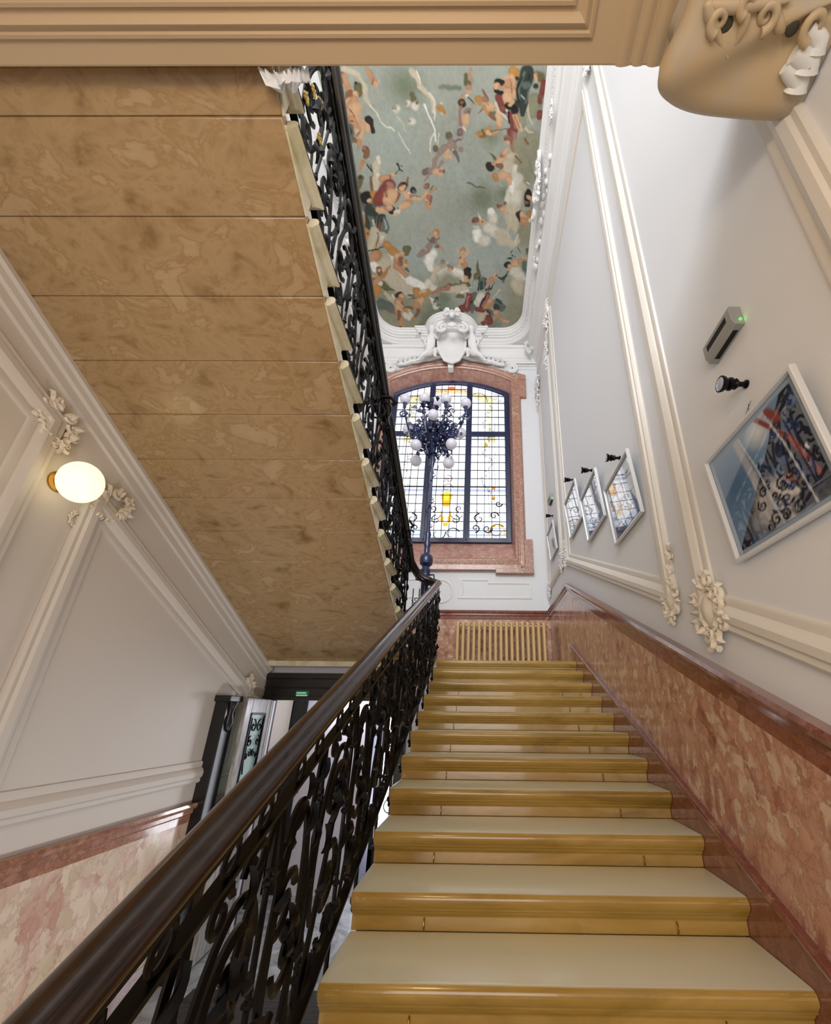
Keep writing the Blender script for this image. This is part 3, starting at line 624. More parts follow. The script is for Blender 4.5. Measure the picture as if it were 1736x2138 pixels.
b2 = balustrade('black wrought-iron balustrade climbing the edge of the overhead travertine flight', X2, ys2, -1, nose2, False, rb, 1.0, mat('backlit_rail', (14, 13, 15), .2, coat=.5), 1.2)  # same rail continued, its backlit darkness put into the colour
# the big curled stays on the well side
def stay(px, py, y, r):
    c = onY(px, py, y); foot = (XC+.05, y+.02, c[2]-r*1.5); m = MB()
    pts = [foot, (foot[0]+.04, y, foot[2]+.01), (c[0]+r*.9, y, c[2]-r*.75)]+[(p[0], y, p[1]) for p in spiral((c[0], c[2]), r*1.15, r*.2, -.45, 1.8, 34)]
    m.tube(pts, (.011, .008), 7); m.tube([(c[0]-r*1.0, y, c[2]+r*.6), (c[0]-.2*r, y, c[2]+r*1.5), (c[0]+r*.9, y, c[2]+r*1.35), (c[0]+r*1.35, y, c[2]+r*.8), (c[0]+r*1.05, y, c[2]+r*.6)], (.014, .02), 7)
    m.sphere(c, .03, 8, 6); m.build('curled_stay', IRON, b2)
stay(790, 858, 3.0, .12); stay(836, 1112, 4.55, .12)
# small scroll grille between newel and railing
m = MB()
for c_, r_, a_, t_ in (((-.90, 1.46), .055, PI, 1.2), ((-.68, 1.42), .05, 0, -1.2), ((-.90, 1.1), .07, 0, 1.2), ((-.70, 1.05), .06, PI, -1.2), ((-.9, .82), .05, PI/2, 1.2)):
    m.tube([(p[0], 5.22, p[1]+ZO) for p in spiral(c_, r_, .012, a_, t_, 18)], .006, 5)
for x in (-.86, -.945, -.66): m.tube([(x, 5.22, Z0), (x, 5.22, 1.62+ZO)], .007, 5)
m.build('landing_grille', IRON, b2)
# gilt flowers low on the upper end of the overhead railing
for px, py, y in ((640, 205, 1.2), (668, 215, 1.25), (655, 190, 1.2), (668, 290, 1.45)):
    c = onX(px, py, X2+.02); m = MB()
    for i in range(6): a = i*PI/3; m.sphere(c+np.array([0, .018*math.cos(a), .018*math.sin(a)]), .015, 6, 5, (.5, .8, 1.2))
    m.build('gilt_flower', YELLEAF, b2)

# ---------------------------------------------------------------- candelabrum on the newel
NX, NY = -.815, 5.36
ca = thing('candelabrum', (NX, NY, Z0), 'tall black iron candelabrum tinted with blue haze, with white globe lamps rising from the newel before the window', 'lamp')
m = MB(); m.lathe([(.0, 0), (.1, 0), (.1, .05), (.062, .08), (.055, .5), (.055, 1.12), (.07, 1.16), (.06, 1.2), (.075, 1.26), (.05, 1.32), (.09, 1.36), (.098, 1.42), (.09, 1.48), (.045, 1.53), (.04, 1.62), (.058, 1.68), (.035, 1.75), (.05, 1.83), (.03, 1.9), (.024, 2.4), (.02, 3.0), (.03, 3.06), (.045, 3.16), (.03, 3.26), (.045, 3.36), (.055, 3.46), (.03, 3.6), (.025, 4.0), (0, 4.1)], (NX, NY, Z0), 16)
m.build('pole', IRONB, ca)
m = MB()
for i in range(14):
    z_ = Z0+1.95+i*.08; a = i*1.1
    m.tube([(NX+.03*math.cos(a), NY+.03*math.sin(a), z_), (NX+.06*math.cos(a+.5), NY+.06*math.sin(a+.5), z_+.03), (NX+.04*math.cos(a+.8), NY+.04*math.sin(a+.8), z_+.07)], (.01, .004), 5)
for a in (0, PI): m.tube([(NX+.06*math.cos(a), NY, Z0+1.2), (NX+.12*math.cos(a), NY, Z0+1.2), (NX+.13*math.cos(a), NY, Z0+1.13), (NX+.09*math.cos(a), NY, Z0+1.12)], .012, 6)
for a in (0, 2.1, 4.2): m.tube([(NX+.03*math.cos(a), NY+.03*math.sin(a), Z0+2.98), (NX+.09*math.cos(a), NY+.09*math.sin(a), Z0+2.98), (NX+.09*math.cos(a), NY+.09*math.sin(a), Z0+3.05)], .009, 5)
m.build('pole_foliage', IRONB, ca)
random.seed(11)
globes = [(847, 834, 5.42, 1), (887, 832, 5.12, 1), (912, 840, 5.68, 1), (932, 833, 5.08, 1), (973, 842, 5.34, 1), (905, 866, 4.93, 0), (853, 897, 5.5, 0), (962, 904, 5.42, 0), (869, 929, 5.12, -1), (943, 927, 5.1, -1), (869, 962, 5.46, -1), (937, 967, 5.4, -1)]
for px, py, gy, upd in globes:
    g_ = onY(px, py, gy); r_ = .094*gy/5.4
    base = np.array([NX, NY, ZO+4.1+random.uniform(-.1, .2)])
    dirv = np.array([g_[0]-NX, g_[1]-NY, 0]); dirv /= np.linalg.norm(dirv)
    sock = g_-np.array([0, 0, r_*1.0]) if upd == 1 else (g_-dirv*r_*.9+np.array([0, 0, r_*.5]) if upd == 0 else g_+np.array([0, 0, r_*1.0])-dirv*.02)
    far = sock-np.array([0, 0, .1]) if upd == 1 else (sock-dirv*.1 if upd == 0 else sock+np.array([0, 0, .08])+dirv*.0)
    ar = MB(); mid = base*.28+far*.72; mid[2] = min(base[2], far[2])-(.16 if upd >= 0 else -.1)+(.5 if upd < 0 else 0)
    pts = [base*(1-t)**2+mid*2*t*(1-t)+far*t*t for t in np.linspace(0, 1, 12)]+[sock]
    ar.tube(pts, (.024, .014), 6)
    for q, s_ in ((4, 1), (7, -1), (10, 1)):    # scrolls along the arm
        c_ = pts[q]; ar.tube([c_+dirv*(p[0])+np.array([0, 0, p[1]]) for p in spiral((.05*s_, .06*s_), .085, .012, PI, s_*1.3, 18)], (.014, .008), 5)
        for a in (0, 1.5, 3, 4.4): ar.sphere(c_+dirv*.07*math.cos(a)+np.array([0, 0, .07*math.sin(a)]), .026, 6, 4, (1, .6, 1.3))
    cup = far; dd = (sock-far)/np.linalg.norm(sock-far)
    ar.tube([cup, cup+dd*.03, cup+dd*.05, sock, sock+dd*.02], [.012, .03, .022, .038, .045], 8)
    ao = ar.build('lamp_arm', IRONB, ca)
    gl = MB(); gl.sphere(g_, r_, 20, 12); gl.build('lamp_globe', OPAL, ca, angle=80)
m = MB()
for i in range(95):
    a = random.uniform(0, 2*PI); z_ = ZO+random.uniform(3.95, 4.9); r_ = random.uniform(.05, .44)*(1-.7*abs(z_-ZO-4.42)); c_ = (NX+r_*math.cos(a), NY+r_*math.sin(a), z_)
    dv = np.array([math.cos(a), math.sin(a), 0])
    if i % 2: m.tube([np.array(c_)+dv*p[0]+np.array([0, 0, p[1]]) for p in spiral((0, 0), random.uniform(.04, .085), .01, random.uniform(0, 6), random.choice((-1.1, 1.1)), 12)], (.013, .008), 4)
    else: m.tube([c_, np.array(c_)+dv*.05+np.array([0, 0, .03]), np.array(c_)+dv*.11+np.array([0, 0, .0])], [.008, .036, .004], 5, flat=.4)
for i in range(8):
    a = i*PI/4; m.tube([(NX+rr*math.cos(a), NY+rr*math.sin(a), ZO+zz) for rr, zz in ((.03, 3.95), (.1, 3.9), (.15, 4.0), (.12, 4.12), (.18, 4.25), (.28, 4.3))], (.016, .008), 5)
m.build('foliage_crown', IRONB, ca)

# ---------------------------------------------------------------- radiator
ra_ = thing('radiator', (.35, 6.93, Z0), 'cream ribbed cast-iron radiator against the red marble under the window', 'radiator')
nse = 17; x0, x1 = -.42, 1.07
first = None
for i in range(nse):
    x = x0+(x1-x0)*i/(nse-1)
    if first is None:
        m = MB()
        for dy in (-.08, -.027, .027, .08): m.tube([(x, 6.93+dy, Z0+.09), (x, 6.93+dy, Z0+.80)], .026, 8, flat=1.0)
        m.tube([(x, 6.93-.095, Z0+.79), (x, 6.93-.06, Z0+.845), (x, 6.93, Z0+.862), (x, 6.93+.06, Z0+.845), (x, 6.93+.095, Z0+.79)], [.022, .03, .034, .03, .022], 8, flat=.9)
        m.tube([(x, 6.93-.095, Z0+.10), (x, 6.93, Z0+.06), (x, 6.93+.095, Z0+.10)], [.02, .026, .02], 8)
        m.tube([(x-.047, 6.93, Z0+.81), (x+.047, 6.93, Z0+.81)], .026, 8); m.tube([(x-.047, 6.93, Z0+.10), (x+.047, 6.93, Z0+.10)], .022, 8)
        first = m.build('radiator_section', RADM, ra_)
    else:
        o = first.copy(); C.objects.link(o); o.parent = ra_; o.location = (x-x0, 0, 0)
m = MB()
for x in (x0, x1): m.box(x-.015, x+.015, 6.84, 7.02, Z0, Z0+.09)
m.build('radiator_foot', RADM, ra_)

# ---------------------------------------------------------------- pictures on the right wall, with their lamps
GLAZE = vcol('glazed_print', .25, 0, 1, 2.3)
def brush(P, ops, base, seed=0, gr=.04):
    """P: (ny,nx,2) coordinates; ops: (colour, radius(s), points, softness)"""
    rng = np.random.default_rng(seed); ny, nx = P.shape[:2]; col = np.ones((ny, nx, 3))*lin(base)
    X_, Y_ = P[..., 0], P[..., 1]
    for c_, rs, pts, soft in ops:
        pts = np.array(pts, float)
        if len(pts) == 1: pts = np.vstack([pts, pts+.01])
        rs = np.interp(np.linspace(0, 1, len(pts)), np.linspace(0, 1, len(rs)), rs)
        D = np.full((ny, nx), 9.)
        for i in range(len(pts)-1):
            a, b = pts[i], pts[i+1]; d_ = b-a; L2 = (d_@d_)+1e-9
            t = np.clip(((X_-a[0])*d_[0]+(Y_-a[1])*d_[1])/L2, 0, 1); r_ = rs[i]+(rs[i+1]-rs[i])*t
            D = np.minimum(D, np.hypot(X_-a[0]-t*d_[0], Y_-a[1]-t*d_[1])/np.maximum(r_, .1))
        al = np.clip((1-D)/soft+.5, 0, 1)[..., None]; cc = lin(c_) if not isinstance(c_, np.ndarray) else c_
        sh = 1-.30*np.clip(D-.35, 0, 1)[..., None] if soft < .5 else 1
        col = col*(1-al)+cc*sh*al
    return col
def frame(label, y0, y1, z0, z1, ops, base, cat='picture'):
    bx, tx = XR-.016, XR-.062; H_ = z1-z0; W_ = y1-y0; t = thing('framed_picture', (bx, (y0+y1)/2, z0), label, cat, 'framed pictures hung along the stair wall')
    upv = np.array([tx-bx, 0, H_]); L_ = np.linalg.norm(upv); upv /= L_; nv = np.array([-upv[2], 0, upv[0]])
    if nv[0] > 0: nv = -nv
    org = np.array([bx, y1, z0])
    def fp(u_, v_, w_): return org+np.array([0, -1, 0])*u_+upv*v_+nv*w_
    m = MB().mould([(0, 0), (0, L_), (W_, L_), (W_, 0)], [(0, 0), (0, .022), (-.004, .026), (-.016, .026), (-.02, .016), (-.02, .006)], fp); m.build('frame', FRAMEM, t)
    m = MB().add([fp(.015, .015, .004), fp(W_-.015, .015, .004), fp(W_-.015, L_-.015, .004), fp(.015, L_-.015, .004)], [(0, 1, 2, 3)]); m.build('backing', MATB, t, smooth=False)
    us, vs = np.linspace(.05, W_-.05, 90), np.linspace(.045, L_-.045, 90); U, V = np.meshgrid(us, vs)
    P = org+np.array([0, -1, 0])*U[..., None]+upv*V[..., None]+nv*.0065
    PP = np.stack([(U-.05)/(W_-.1)*100, (V-.045)/(L_-.09)*100], -1)
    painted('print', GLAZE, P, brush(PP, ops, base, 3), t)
    m = MB()
    for dy in (-.03, .03): m.tube([fp(W_/2+dy, L_-.01, .0), (XR-.01, (y0+y1)/2+dy*.3, z1+.11)], .0012, 4)
    m.build('hanging_wire', DARKM, t)
Kd, Bl, Lb, Rd, Or, Wh, Gy = (16, 20, 34), (30, 56, 104), (140, 170, 200), (140, 60, 50), (190, 110, 80), (225, 230, 235), (110, 118, 130)
opsA = [(Lb, [30, 24], [(10, 90), (40, 92)], 1.4), ((70, 110, 150), [30], [(20, 60)], 1.6), (Wh, [10], [(60, 88)], 1.6), ((170, 176, 186), [4], [(34, 100), (46, 0)], .4),  # railing and red accents mirrored in the glass, painted as print colours
        (Kd, [22], [(90, 20), (92, 60)], .3), (Bl, [8, 5], [(10, 0), (60, 52), (100, 96)], .3), (Kd, [5], [(4, 0), (60, 58), (96, 100)], .3), (Gy, [16], [(34, 14)], .6), (Kd, [6], [(30, 24)], .8),
        ((180, 176, 176), [20, 10], [(50, 22), (62, 8)], .6), (Rd, [2.2], [(62, 100), (84, 60), (94, 20)], .5), (Rd, [4], [(74, 96), (80, 84)], .8), (Or, [3], [(70, 34), (80, 26), (90, 30)], .8), ((210, 206, 204), [6, 3], [(60, 30), (72, 18)], .6), (Wh, [3], [(92, 44)], .9)]
random.seed(5)
for i in range(60):
    x, y = random.uniform(30, 98), random.uniform(4, 92)
    if y < x+4: opsA.append((random.choice((Kd, Kd, Bl, Kd, Gy)), [1.1], spiral((x, y), random.uniform(4, 9), 1, random.uniform(0, 6), random.choice((-1.3, 1.3)), 9), .5))
for x in (38, 70): opsA.append(((190, 198, 208), [.8], [(x, 100), (x+8, 60), (x+14, 0)], .6))
frame('large glazed picture nearest the camera, painted reflections of a dark railing and red accents in its glass', 1.13, 1.765, .687+ZO, 1.25+ZO, opsA, (120, 150, 185))
def window_reflection_ops(seed):  # window bars and leads reflected in the glass, painted into the print
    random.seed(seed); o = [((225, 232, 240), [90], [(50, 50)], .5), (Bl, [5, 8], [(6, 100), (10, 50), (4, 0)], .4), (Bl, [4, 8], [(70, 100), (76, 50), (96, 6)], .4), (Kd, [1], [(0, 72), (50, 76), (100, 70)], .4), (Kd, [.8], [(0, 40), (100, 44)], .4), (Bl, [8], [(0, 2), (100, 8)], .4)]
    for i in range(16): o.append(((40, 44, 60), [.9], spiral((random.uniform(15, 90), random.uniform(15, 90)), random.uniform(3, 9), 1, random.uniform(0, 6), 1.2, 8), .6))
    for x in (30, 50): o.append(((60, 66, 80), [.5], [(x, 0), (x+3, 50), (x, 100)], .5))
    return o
frame('glazed picture full of bright window reflections, beside the plaster moulding, lowest of the far three', 2.67, 3.32, 1.452+ZO, 2.03+ZO, window_reflection_ops(1), (200, 206, 214))
frame('glazed picture with bright reflections, middle one of the three stepping up the stair wall', 3.505, 4.17, 1.862+ZO, 2.42+ZO, window_reflection_ops(2), (206, 212, 220))
frame('glazed picture with bright reflections, topmost of the three stepping up the stair wall', 4.33, 5.0, 2.275+ZO, 2.83+ZO, window_reflection_ops(3), (206, 212, 220))
frame('small grey picture on the landing wall beyond the stair, deepest on the right', 5.95, 6.56, 2.56+ZO, 3.07+ZO, [((150, 158, 170), [60], [(50, 50)], .6), ((200, 206, 214), [1.5], [(50, 0), (50, 100)], .5), ((96, 104, 120), [20], [(30, 30), (70, 40)], 1)], (120, 126, 140))
AXX = np.array([[0, 0, -1.], [0, 1, 0], [1, 0, 0]])
proto = None
lamps = [(1.445, 1.466, 'black picture lamp over the large dark picture nearest the camera'), (3.02, 2.187, 'black picture lamp over the lowest of the three bright pictures'), (3.844, 2.613, 'black picture lamp over the middle of the three bright pictures'), (4.684, 3.028, 'black picture lamp over the topmost of the three bright pictures'), (6.279, 3.314, 'small black picture lamp on the landing wall beyond the stair')]
for y, z, lab in lamps:
    t = thing('picture_lamp', (XR, y, z+ZO), lab, 'lamp', 'picture lamps along the stair wall')
    if proto is None:
        a = MB().lathe([(.0, 0), (.02, 0), (.02, .008), (.012, .012), (.012, .05)], (XR, y, z+ZO), 12, AXX).build('wall_mount', IRON, t)
        b = MB().lathe([(.0, .045), (.02, .045), (.026, .055), (.022, .062), (.022, .068), (.03, .075), (.03, .085), (.023, .09), (.026, .098), (.036, .112), (.038, .125), (.033, .127), (.0, .122)], (XR, y, z+ZO), 16, AXX).build('lamp_head', IRON, t)
        c = MB().lathe([(.0, .1265), (.031, .1265), (.02, .131), (.0, .133)], (XR, y, z+ZO), 14, AXX).build('lens', LAMPF, t)
        proto = (a, b, c)
    else:
        for o in proto: q = o.copy(); C.objects.link(q); q.parent = t
def emlight(y, z, s, lab):
    t = thing('emergency_light', (XR, y, z), lab, 'emergency light', 'emergency lights on the stair wall')
    L_, h, d_ = .118*s, .058*s, .062*s
    m = MB(); m.prism([(0, -h), (d_*.75, -h), (d_, -h*.5), (d_, h*.8), (d_*.9, h), (0, h)], lambda p, q: (XR-p[0], q, z+p[1]), y-L_, y+L_); m.build('housing', GREY, t, bevel=.003)
    m = MB().box(XR-d_-.001, XR-d_*.99, y-L_*.72, y+L_*.72, z-h*.15, z+h*.45); m.build('lamp_slot', DARKM, t, smooth=False)
    m = MB().box(XR-d_*.6, XR-d_*.2, y-L_*.7, y+L_*.7, z-h-.0015, z-h+.002); m.build('lens_slot', DARKM, t, smooth=False)
    m = MB().sphere((XR-d_*.3, y-L_-.001, z-h*.5), .006, 8, 6); m.build('indicator', GREEN, t)
emlight(1.465, 1.80+ZO, 1, 'grey emergency light box with green indicator, above the large picture')
emlight(6.25, 3.62+ZO, 1.0, 'small grey emergency light box above the landing picture')

# ---------------------------------------------------------------- stucco ornaments
def rocaille(mb, c, s_, fn, rot=0, seed=0, tail=0, shield=True, depth=1.0):
    """c=(a,b) on the wall, fn(a,b,w)->xyz; shell rim, oval boss, C-scrolls and acanthus leaves"""
    rnd = random.Random(seed); cr_, sr_ = math.cos(rot), math.sin(rot)
    def p(u_, v_, w_): return np.array(fn(c[0]+s_*(u_*cr_-v_*sr_), c[1]+s_*(u_*sr_+v_*cr_), s_*w_*depth))
    def tb(pts, r, w_=.12, seg=6): mb.tube([p(q[0], q[1], w_) for q in pts], [x*s_ for x in r], seg)
    def leaf2(u_, v_, a, L_, wd_, w_=.1):
        d_ = np.array([math.cos(a), math.sin(a)]); n_ = np.array([-d_[1], d_[0]]); vs = []
        for t, q, h in ((0, .35, .0), (.3, .9, .10), (.6, 1, .16), (.85, .7, .20), (1, .12, .08)):
            for e_, ww in ((-1, 0), (-.5, .06), (0, .10), (.5, .06), (1, 0)):
                k_ = np.array([u_, v_])+d_*L_*t+n_*e_*q*wd_; vs.append(p(k_[0], k_[1], w_+h+ww-.04))
        mb.add(vs, [(i*5+j, i*5+j+1, i*5+j+6, i*5+j+5) for i in range(4) for j in range(4)])
    if shield:
        mb.add(*(lambda vs: (vs, [(i*13+j, i*13+(j+1) % 13, (i+1)*13+(j+1) % 13, (i+1)*13+j) for i in range(4) for j in range(13)]))([p(r*.36*math.cos(2*PI*j/13), r*.52*math.sin(2*PI*j/13), .12+.2*(1-r*r)) for r in (1, .85, .6, .3, .02) for j in range(13)]))
        mb.tube([p(.40*math.cos(t), .56*math.sin(t), .16) for t in np.linspace(0, 2*PI, 25)[:-1]], .06*s_, 6, closed=True)
    n_ = 16
    for i in range(n_):
        a = -PI*.15+2*PI*i/n_+rnd.uniform(-.1, .1); leaf2(.40*math.cos(a), .54*math.sin(a), a+rnd.uniform(-.9, .9), rnd.uniform(.16, .62), rnd.uniform(.08, .15), rnd.uniform(.0, .14))
    for sg in (-1, 1):
        for (u_, v_, r_, a0) in ((.5, .35, .22, PI), (.5, -.45, .26, PI), (.15, .78, .18, PI/2), (.2, -.8, .2, -PI/2)):
            tb(spiral((u_*sg, v_), r_*1.15, .03, a0 if sg > 0 else PI-a0, sg*1.2*(1 if v_ > 0 else -1), 16), (.095, .045), .16)
    for i in range(7):
        a = rnd.uniform(0, 2*PI); tb(spiral((.5*math.cos(a), .66*math.sin(a)), rnd.uniform(.12, .24), .03, rnd.uniform(0, 6), rnd.choice((-1.2, 1.2)), 12), (.08, .035), .2)
    for i in range(tail):
        v_ = .9+i*.32; leaf2(.05*(-1)**i, v_, PI/2+.5*(-1)**i, .42, .13, .05)
        tb(spiral((.16*(-1)**i, v_+.1), .14, .03, 0, 1.1*(-1)**i, 12), (.05, .02), .08)
def orn(name, label, m_, *args, cat='ornament', group='rocaille plaster ornaments at the panel corners', **kw):
    mb = MB(); rocaille(mb, *args, **kw); o = mb.build(name, m_, angle=60); tag(o, label, cat, group); return o
orn('plaster_ornament', 'large cream plaster shell ornament at the lower corner of the panel beside the big picture', CREAM, (2.07, .54+ZO), .20, rightfn, .1, 1)
orn('plaster_ornament', 'plaster shell ornament with a tall leaf spray right of the three bright pictures', CREAM, (2.49, .71+ZO), .145, rightfn, .25, 2, tail=5)
orn('plaster_ornament', 'plaster shell ornament where the stair panel meets the landing, left of the three pictures', WHITE2, (5.40, 2.2+ZO), .16, rightfn, 0, 3, tail=2)
orn('plaster_ornament', 'small plaster ornament in the near corner of the landing panel', WHITE2, (5.72, 2.22+ZO), .15, rightfn, .4, 4, tail=2)
orn('plaster_ornament', 'small plaster ornament in the far corner of the landing panel', WHITE2, (6.93, 2.17+ZO), .16, rightfn, -.2, 5)
orn('plaster_ornament', 'plaster shell ornament on the left wall, upper left of the lit globe', CREAM, (2.08, 1.74+ZO), .17, leftfn, .5, 6, tail=1, shield=False)
orn('plaster_ornament', 'plaster shell ornament on the left wall, lower right of the lit globe', CREAM, (2.62, 1.44+ZO), .17, leftfn, -.9, 7, shield=False)
orn('plaster_ornament', 'hanging plaster leaf drop under the lit globe on the left wall', CREAM, (2.42, 1.22+ZO), .06, leftfn, PI+.35, 8, tail=2, shield=False)
orn('plaster_ornament', 'small plaster ornament on the left wall beside the black door frame', CREAM, (4.98, .30+ZO), .15, leftfn, 0, 9)
for k, (y, z, r_, sd_, fn_, lab) in enumerate(((5.42, 7.25+ZO, .26, 11, rightfn, 'plaster ornament high on the right wall at the top of the stair panel'), (6.9, 6.9+ZO, .28, 12, rightfn, 'plaster ornament high in the far right corner beneath the cornice'), (5.75, 6.6+ZO, .22, 13, rightfn, 'hanging plaster spray high on the landing panel of the right wall'), (2.2, 7.3+ZO, .2, 14, rightfn, 'plaster ornament at the top of the near panel on the right wall'))):
    orn('plaster_ornament', lab, WHITE2, (y, z), r_, fn_, PI, sd_, tail=(3 if k != 3 else 1))

# globe lamp on the left wall
t = thing('wall_globe_lamp', (XL, 2.24, 1.405+ZO), 'lit round opal globe lamp on the left wall between the plaster scrolls', 'lamp')
MB().lathe([(.0, 0), (.07, 0), (.07, .012), (.05, .02), (.045, .05), (0, .05)], (XL, 2.24, 1.405+ZO), 16, np.array([[0, 0, 1.], [0, 1, 0], [-1, 0, 0]])).build('backplate', BRASS, t)
MB().sphere((XL+.165, 2.24*(2.635/2.65), 1.405*(2.635/2.65)+ZO), .128, 28, 18, (.84, .98, 1.07)).build('glass_globe', LITOPAL, t, angle=80)

# ---------------------------------------------------------------- cornice round the painted ceiling
PX0, PX1, PY0, PY1 = -2.405, .85, -2.6, 6.69
def fillet(cx_, cy_, r_, a0, a1, n_=8): return [(cx_+r_*math.cos(a0+(a1-a0)*i/n_), cy_+r_*math.sin(a0+(a1-a0)*i/n_)) for i in range(n_+1)]
rr_ = .42; mid_ = (PX0+PX1)/2
bul = [(mid_+.60*math.cos(t), PY1-.02-.40*math.sin(t)) for t in np.linspace(.28, PI-.28, 15)]
path = [(PX1, PY0)]+fillet(PX1-rr_, PY1-rr_, rr_, 0, PI/2)+[(mid_+.86, PY1), (mid_+.86, PY1-.05), (mid_+.62, PY1-.05)]+bul+[(mid_-.62, PY1-.05), (mid_-.86, PY1-.05), (mid_-.86, PY1)]+fillet(PX0+rr_, PY1-rr_, rr_, PI/2, PI)+[(PX0, PY0)]
def cfn(a, b, w_): return (a, b, CEIL-w_)
CP = [(0, -.02), (0, .035), (.012, .05), (.03, .055), (.035, .075), (.06, .10), (.075, .105), (.08, .15), (.105, .15), (.105, .21), (.13, .215), (.15, .25), (.19, .275), (.2, .30), (.24, .31)]
cn = MB().mould(path, [(-u, w_) for u, w_ in CP], cfn, closed=True); struct('trim_21', cn, WHITE2)
# plate from the cornice back to the walls, then the wall cornice
out = []
for i, (a, b) in enumerate(path):
    pr_, nx_ = np.array(path[i-1]), np.array(path[(i+1) % len(path)]); q = np.array((a, b)); cx_ = np.array((mid_, 2.5)); d_ = q-cx_
    out.append((a, b))
pl = MB(); rect = [(XL, -3), (XR, -3), (XR, XW), (XL, XW)]
bmh = MB()
# four straight strips plus corner fans
def strip(x0, x1, y0, y1, z): pl.add([(x0, y0, z), (x1, y0, z), (x1, y1, z), (x0, y1, z)], [(0, 1, 2, 3)])
strip(PX1+.2, XR, -3, XW, CEIL-.305); strip(XL, PX0-.2, -3, XW, CEIL-.305); strip(PX0-.2, PX1+.2, PY1+.2, XW, CEIL-.305)
for sx, xc in ((1, PX1), (-1, PX0)):
    f_ = fillet(xc-sx*rr_, PY1-rr_, rr_+.22, 0 if sx > 0 else PI, PI/2); cpt = (xc+sx*.22, PY1+.22)
    pl.add([(cpt[0], cpt[1], CEIL-.305)]+[(p_[0], p_[1], CEIL-.305) for p_ in f_], [(0, i, i+1) for i in range(1, len(f_))])
pl.add([(mid_, PY1+.25, CEIL-.306)]+[(mid_+(a-mid_)*.62, b+.22, CEIL-.306) for a, b in bul], [(0, i, i+1) for i in range(1, len(bul))])
struct('ceiling', pl, WHITE2, smooth=False)
wc = MB().mould([(XR, -3), (XR, XW), (XL, XW), (XL, -3)], [(.0, .70), (.018, .70), (.03, .66), (.05, .645), (.055, .60), (.075, .585), (.10, .55), (.11, .50), (.16, .44), (.17, .40), (.2, .385), (.21, .30)], cfn, closed=False)
struct('trim_22', wc, WHITE2)
dn = MB()
for i in range(len(path)-1):
    a, b = np.array(path[i]), np.array(path[i+1]); d_ = b-a; L_ = np.linalg.norm(d_)
    if L_ < .02 or max(a[1], b[1]) < 1.5: continue
    d_ /= L_; n_ = np.array([d_[1], -d_[0]]); k_ = max(1, int(L_/.055))
    for j in range(k_):
        q = a+d_*L_*(j+.5)/k_+n_*.125
        if q[1] > 1.8: dn.obox((q[0], q[1], CEIL-.185), (*d_*.014, 0), (*n_*.03, 0), (0, 0, .026))
struct('trim_23', dn, WHITE2, smooth=False)
# cornice bosses and scrolled cartouches on the long sides
def inward(xc, sx, base=.0):
    def fn(a, b, w_): return (xc+sx*(.12-w_*.9), a, CEIL-.22+b*.9-w_*.35)
    return fn
for k, (y, r_) in enumerate(((3.0, .15), (5.1, .12))):
    for sx, xc, sd in ((1, PX1, 'right'), (-1, PX0, 'left')):
        if sx < 0: continue
        orn('cornice_boss', 'leafy plaster boss on the %s cornice, %s the big scrolled cartouche' % (sd, 'nearer the camera than' if k == 0 else 'beyond'), WHITE2, (y, -.02), r_, inward(xc, sx), 0, 20+k, shield=False, group='leafy bosses on the cornice')
for sx, xc, sd in ((1, PX1, 'right'), (-1, PX0, 'left')):
    t = thing('cornice_cartouche', (xc, 3.9, CEIL-.3), 'large white scrolled plaster cartouche breaking over the %s edge of the painted ceiling' % sd, 'ornament', 'side cartouches of the cornice')
    m = MB(); rocaille(m, (3.85, .0), .30, inward(xc-sx*.06, sx), .2, 31, tail=0); m.build('shell_crest', WHITE2, t, angle=60)
    for y_, r_, z_ in ((3.62, .11, -.02), (4.05, .13, -.06), (4.3, .08, -.2)):
        m = MB(); m.tube([(xc+sx*(.0+.02*i/20), y_+p_[0], CEIL-.06+z_+p_[1]) for i, p_ in enumerate(spiral((0, 0), r_, .02, 0, 1.6, 24))], (.04, .02), 7); m.build('scroll', WHITE2, t)
    m = MB(); rnd = random.Random(4)
    for i in range(16):
        y_ = 3.5+i*.11; m.sphere((xc+sx*(.16+.03*math.sin(i*2)), y_, CEIL-.26-.05*math.cos(i*1.7)), rnd.uniform(.035, .06), 8, 6, (1, 1.3, .9))
    m.build('garland', WHITE2, t)
for sx, xc, sd in ((1, XR-.2, 'right'), (-1, XL+.2, 'left')):
    def cf(a, b, w_, xc=xc, sx=sx): return (xc+sx*a*.7, XW-.24+a*.0-abs(a)*.35-w_, CEIL-.42+b-w_*.3)
    orn('corner_shell', 'plaster leaf shell filling the far %s corner under the cornice' % sd, WHITE2, (0, -.03), .20, cf, 0, 40, shield=False, group='corner shells of the cornice')

# ---------------------------------------------------------------- cartouche with two putti over the window
cyy = 6.62
def cpx(px, py, y=cyy): return onY(px, py, y)
cc = cpx(943, 712); ct = thing('window_cartouche', (cc[0], XW, cc[2]), 'white plaster cartouche with seated putti above the stained-glass window', 'ornament')
CX0, CZ0 = cc[0], cc[2]
def cw(u_, v_, w_): return np.array((CX0+u_, XW-.42-w_+max(0, .35-v_)*.45, CZ0+v_))
m = MB()
sh = [(0, -.34), (.15, -.29), (.27, -.12), (.30, .10), (.26, .25), (.14, .33), (0, .34)]; shp = sh+[(-a, b) for a, b in sh[-2:0:-1]]
n_ = len(shp); vs = [cw(a*q, b*q, .10+.10*(1-q*q)) for q in (1, .8, .5, .2) for a, b in shp]+[cw(0, 0, .2)]
m.add(vs, [(i*n_+j, i*n_+(j+1) % n_, (i+1)*n_+(j+1) % n_, (i+1)*n_+j) for i in range(3) for j in range(n_)]+[(3*n_+j, 3*n_+(j+1) % n_, 4*n_) for j in range(n_)])
m.build('shield', WHITE2, ct, angle=60)
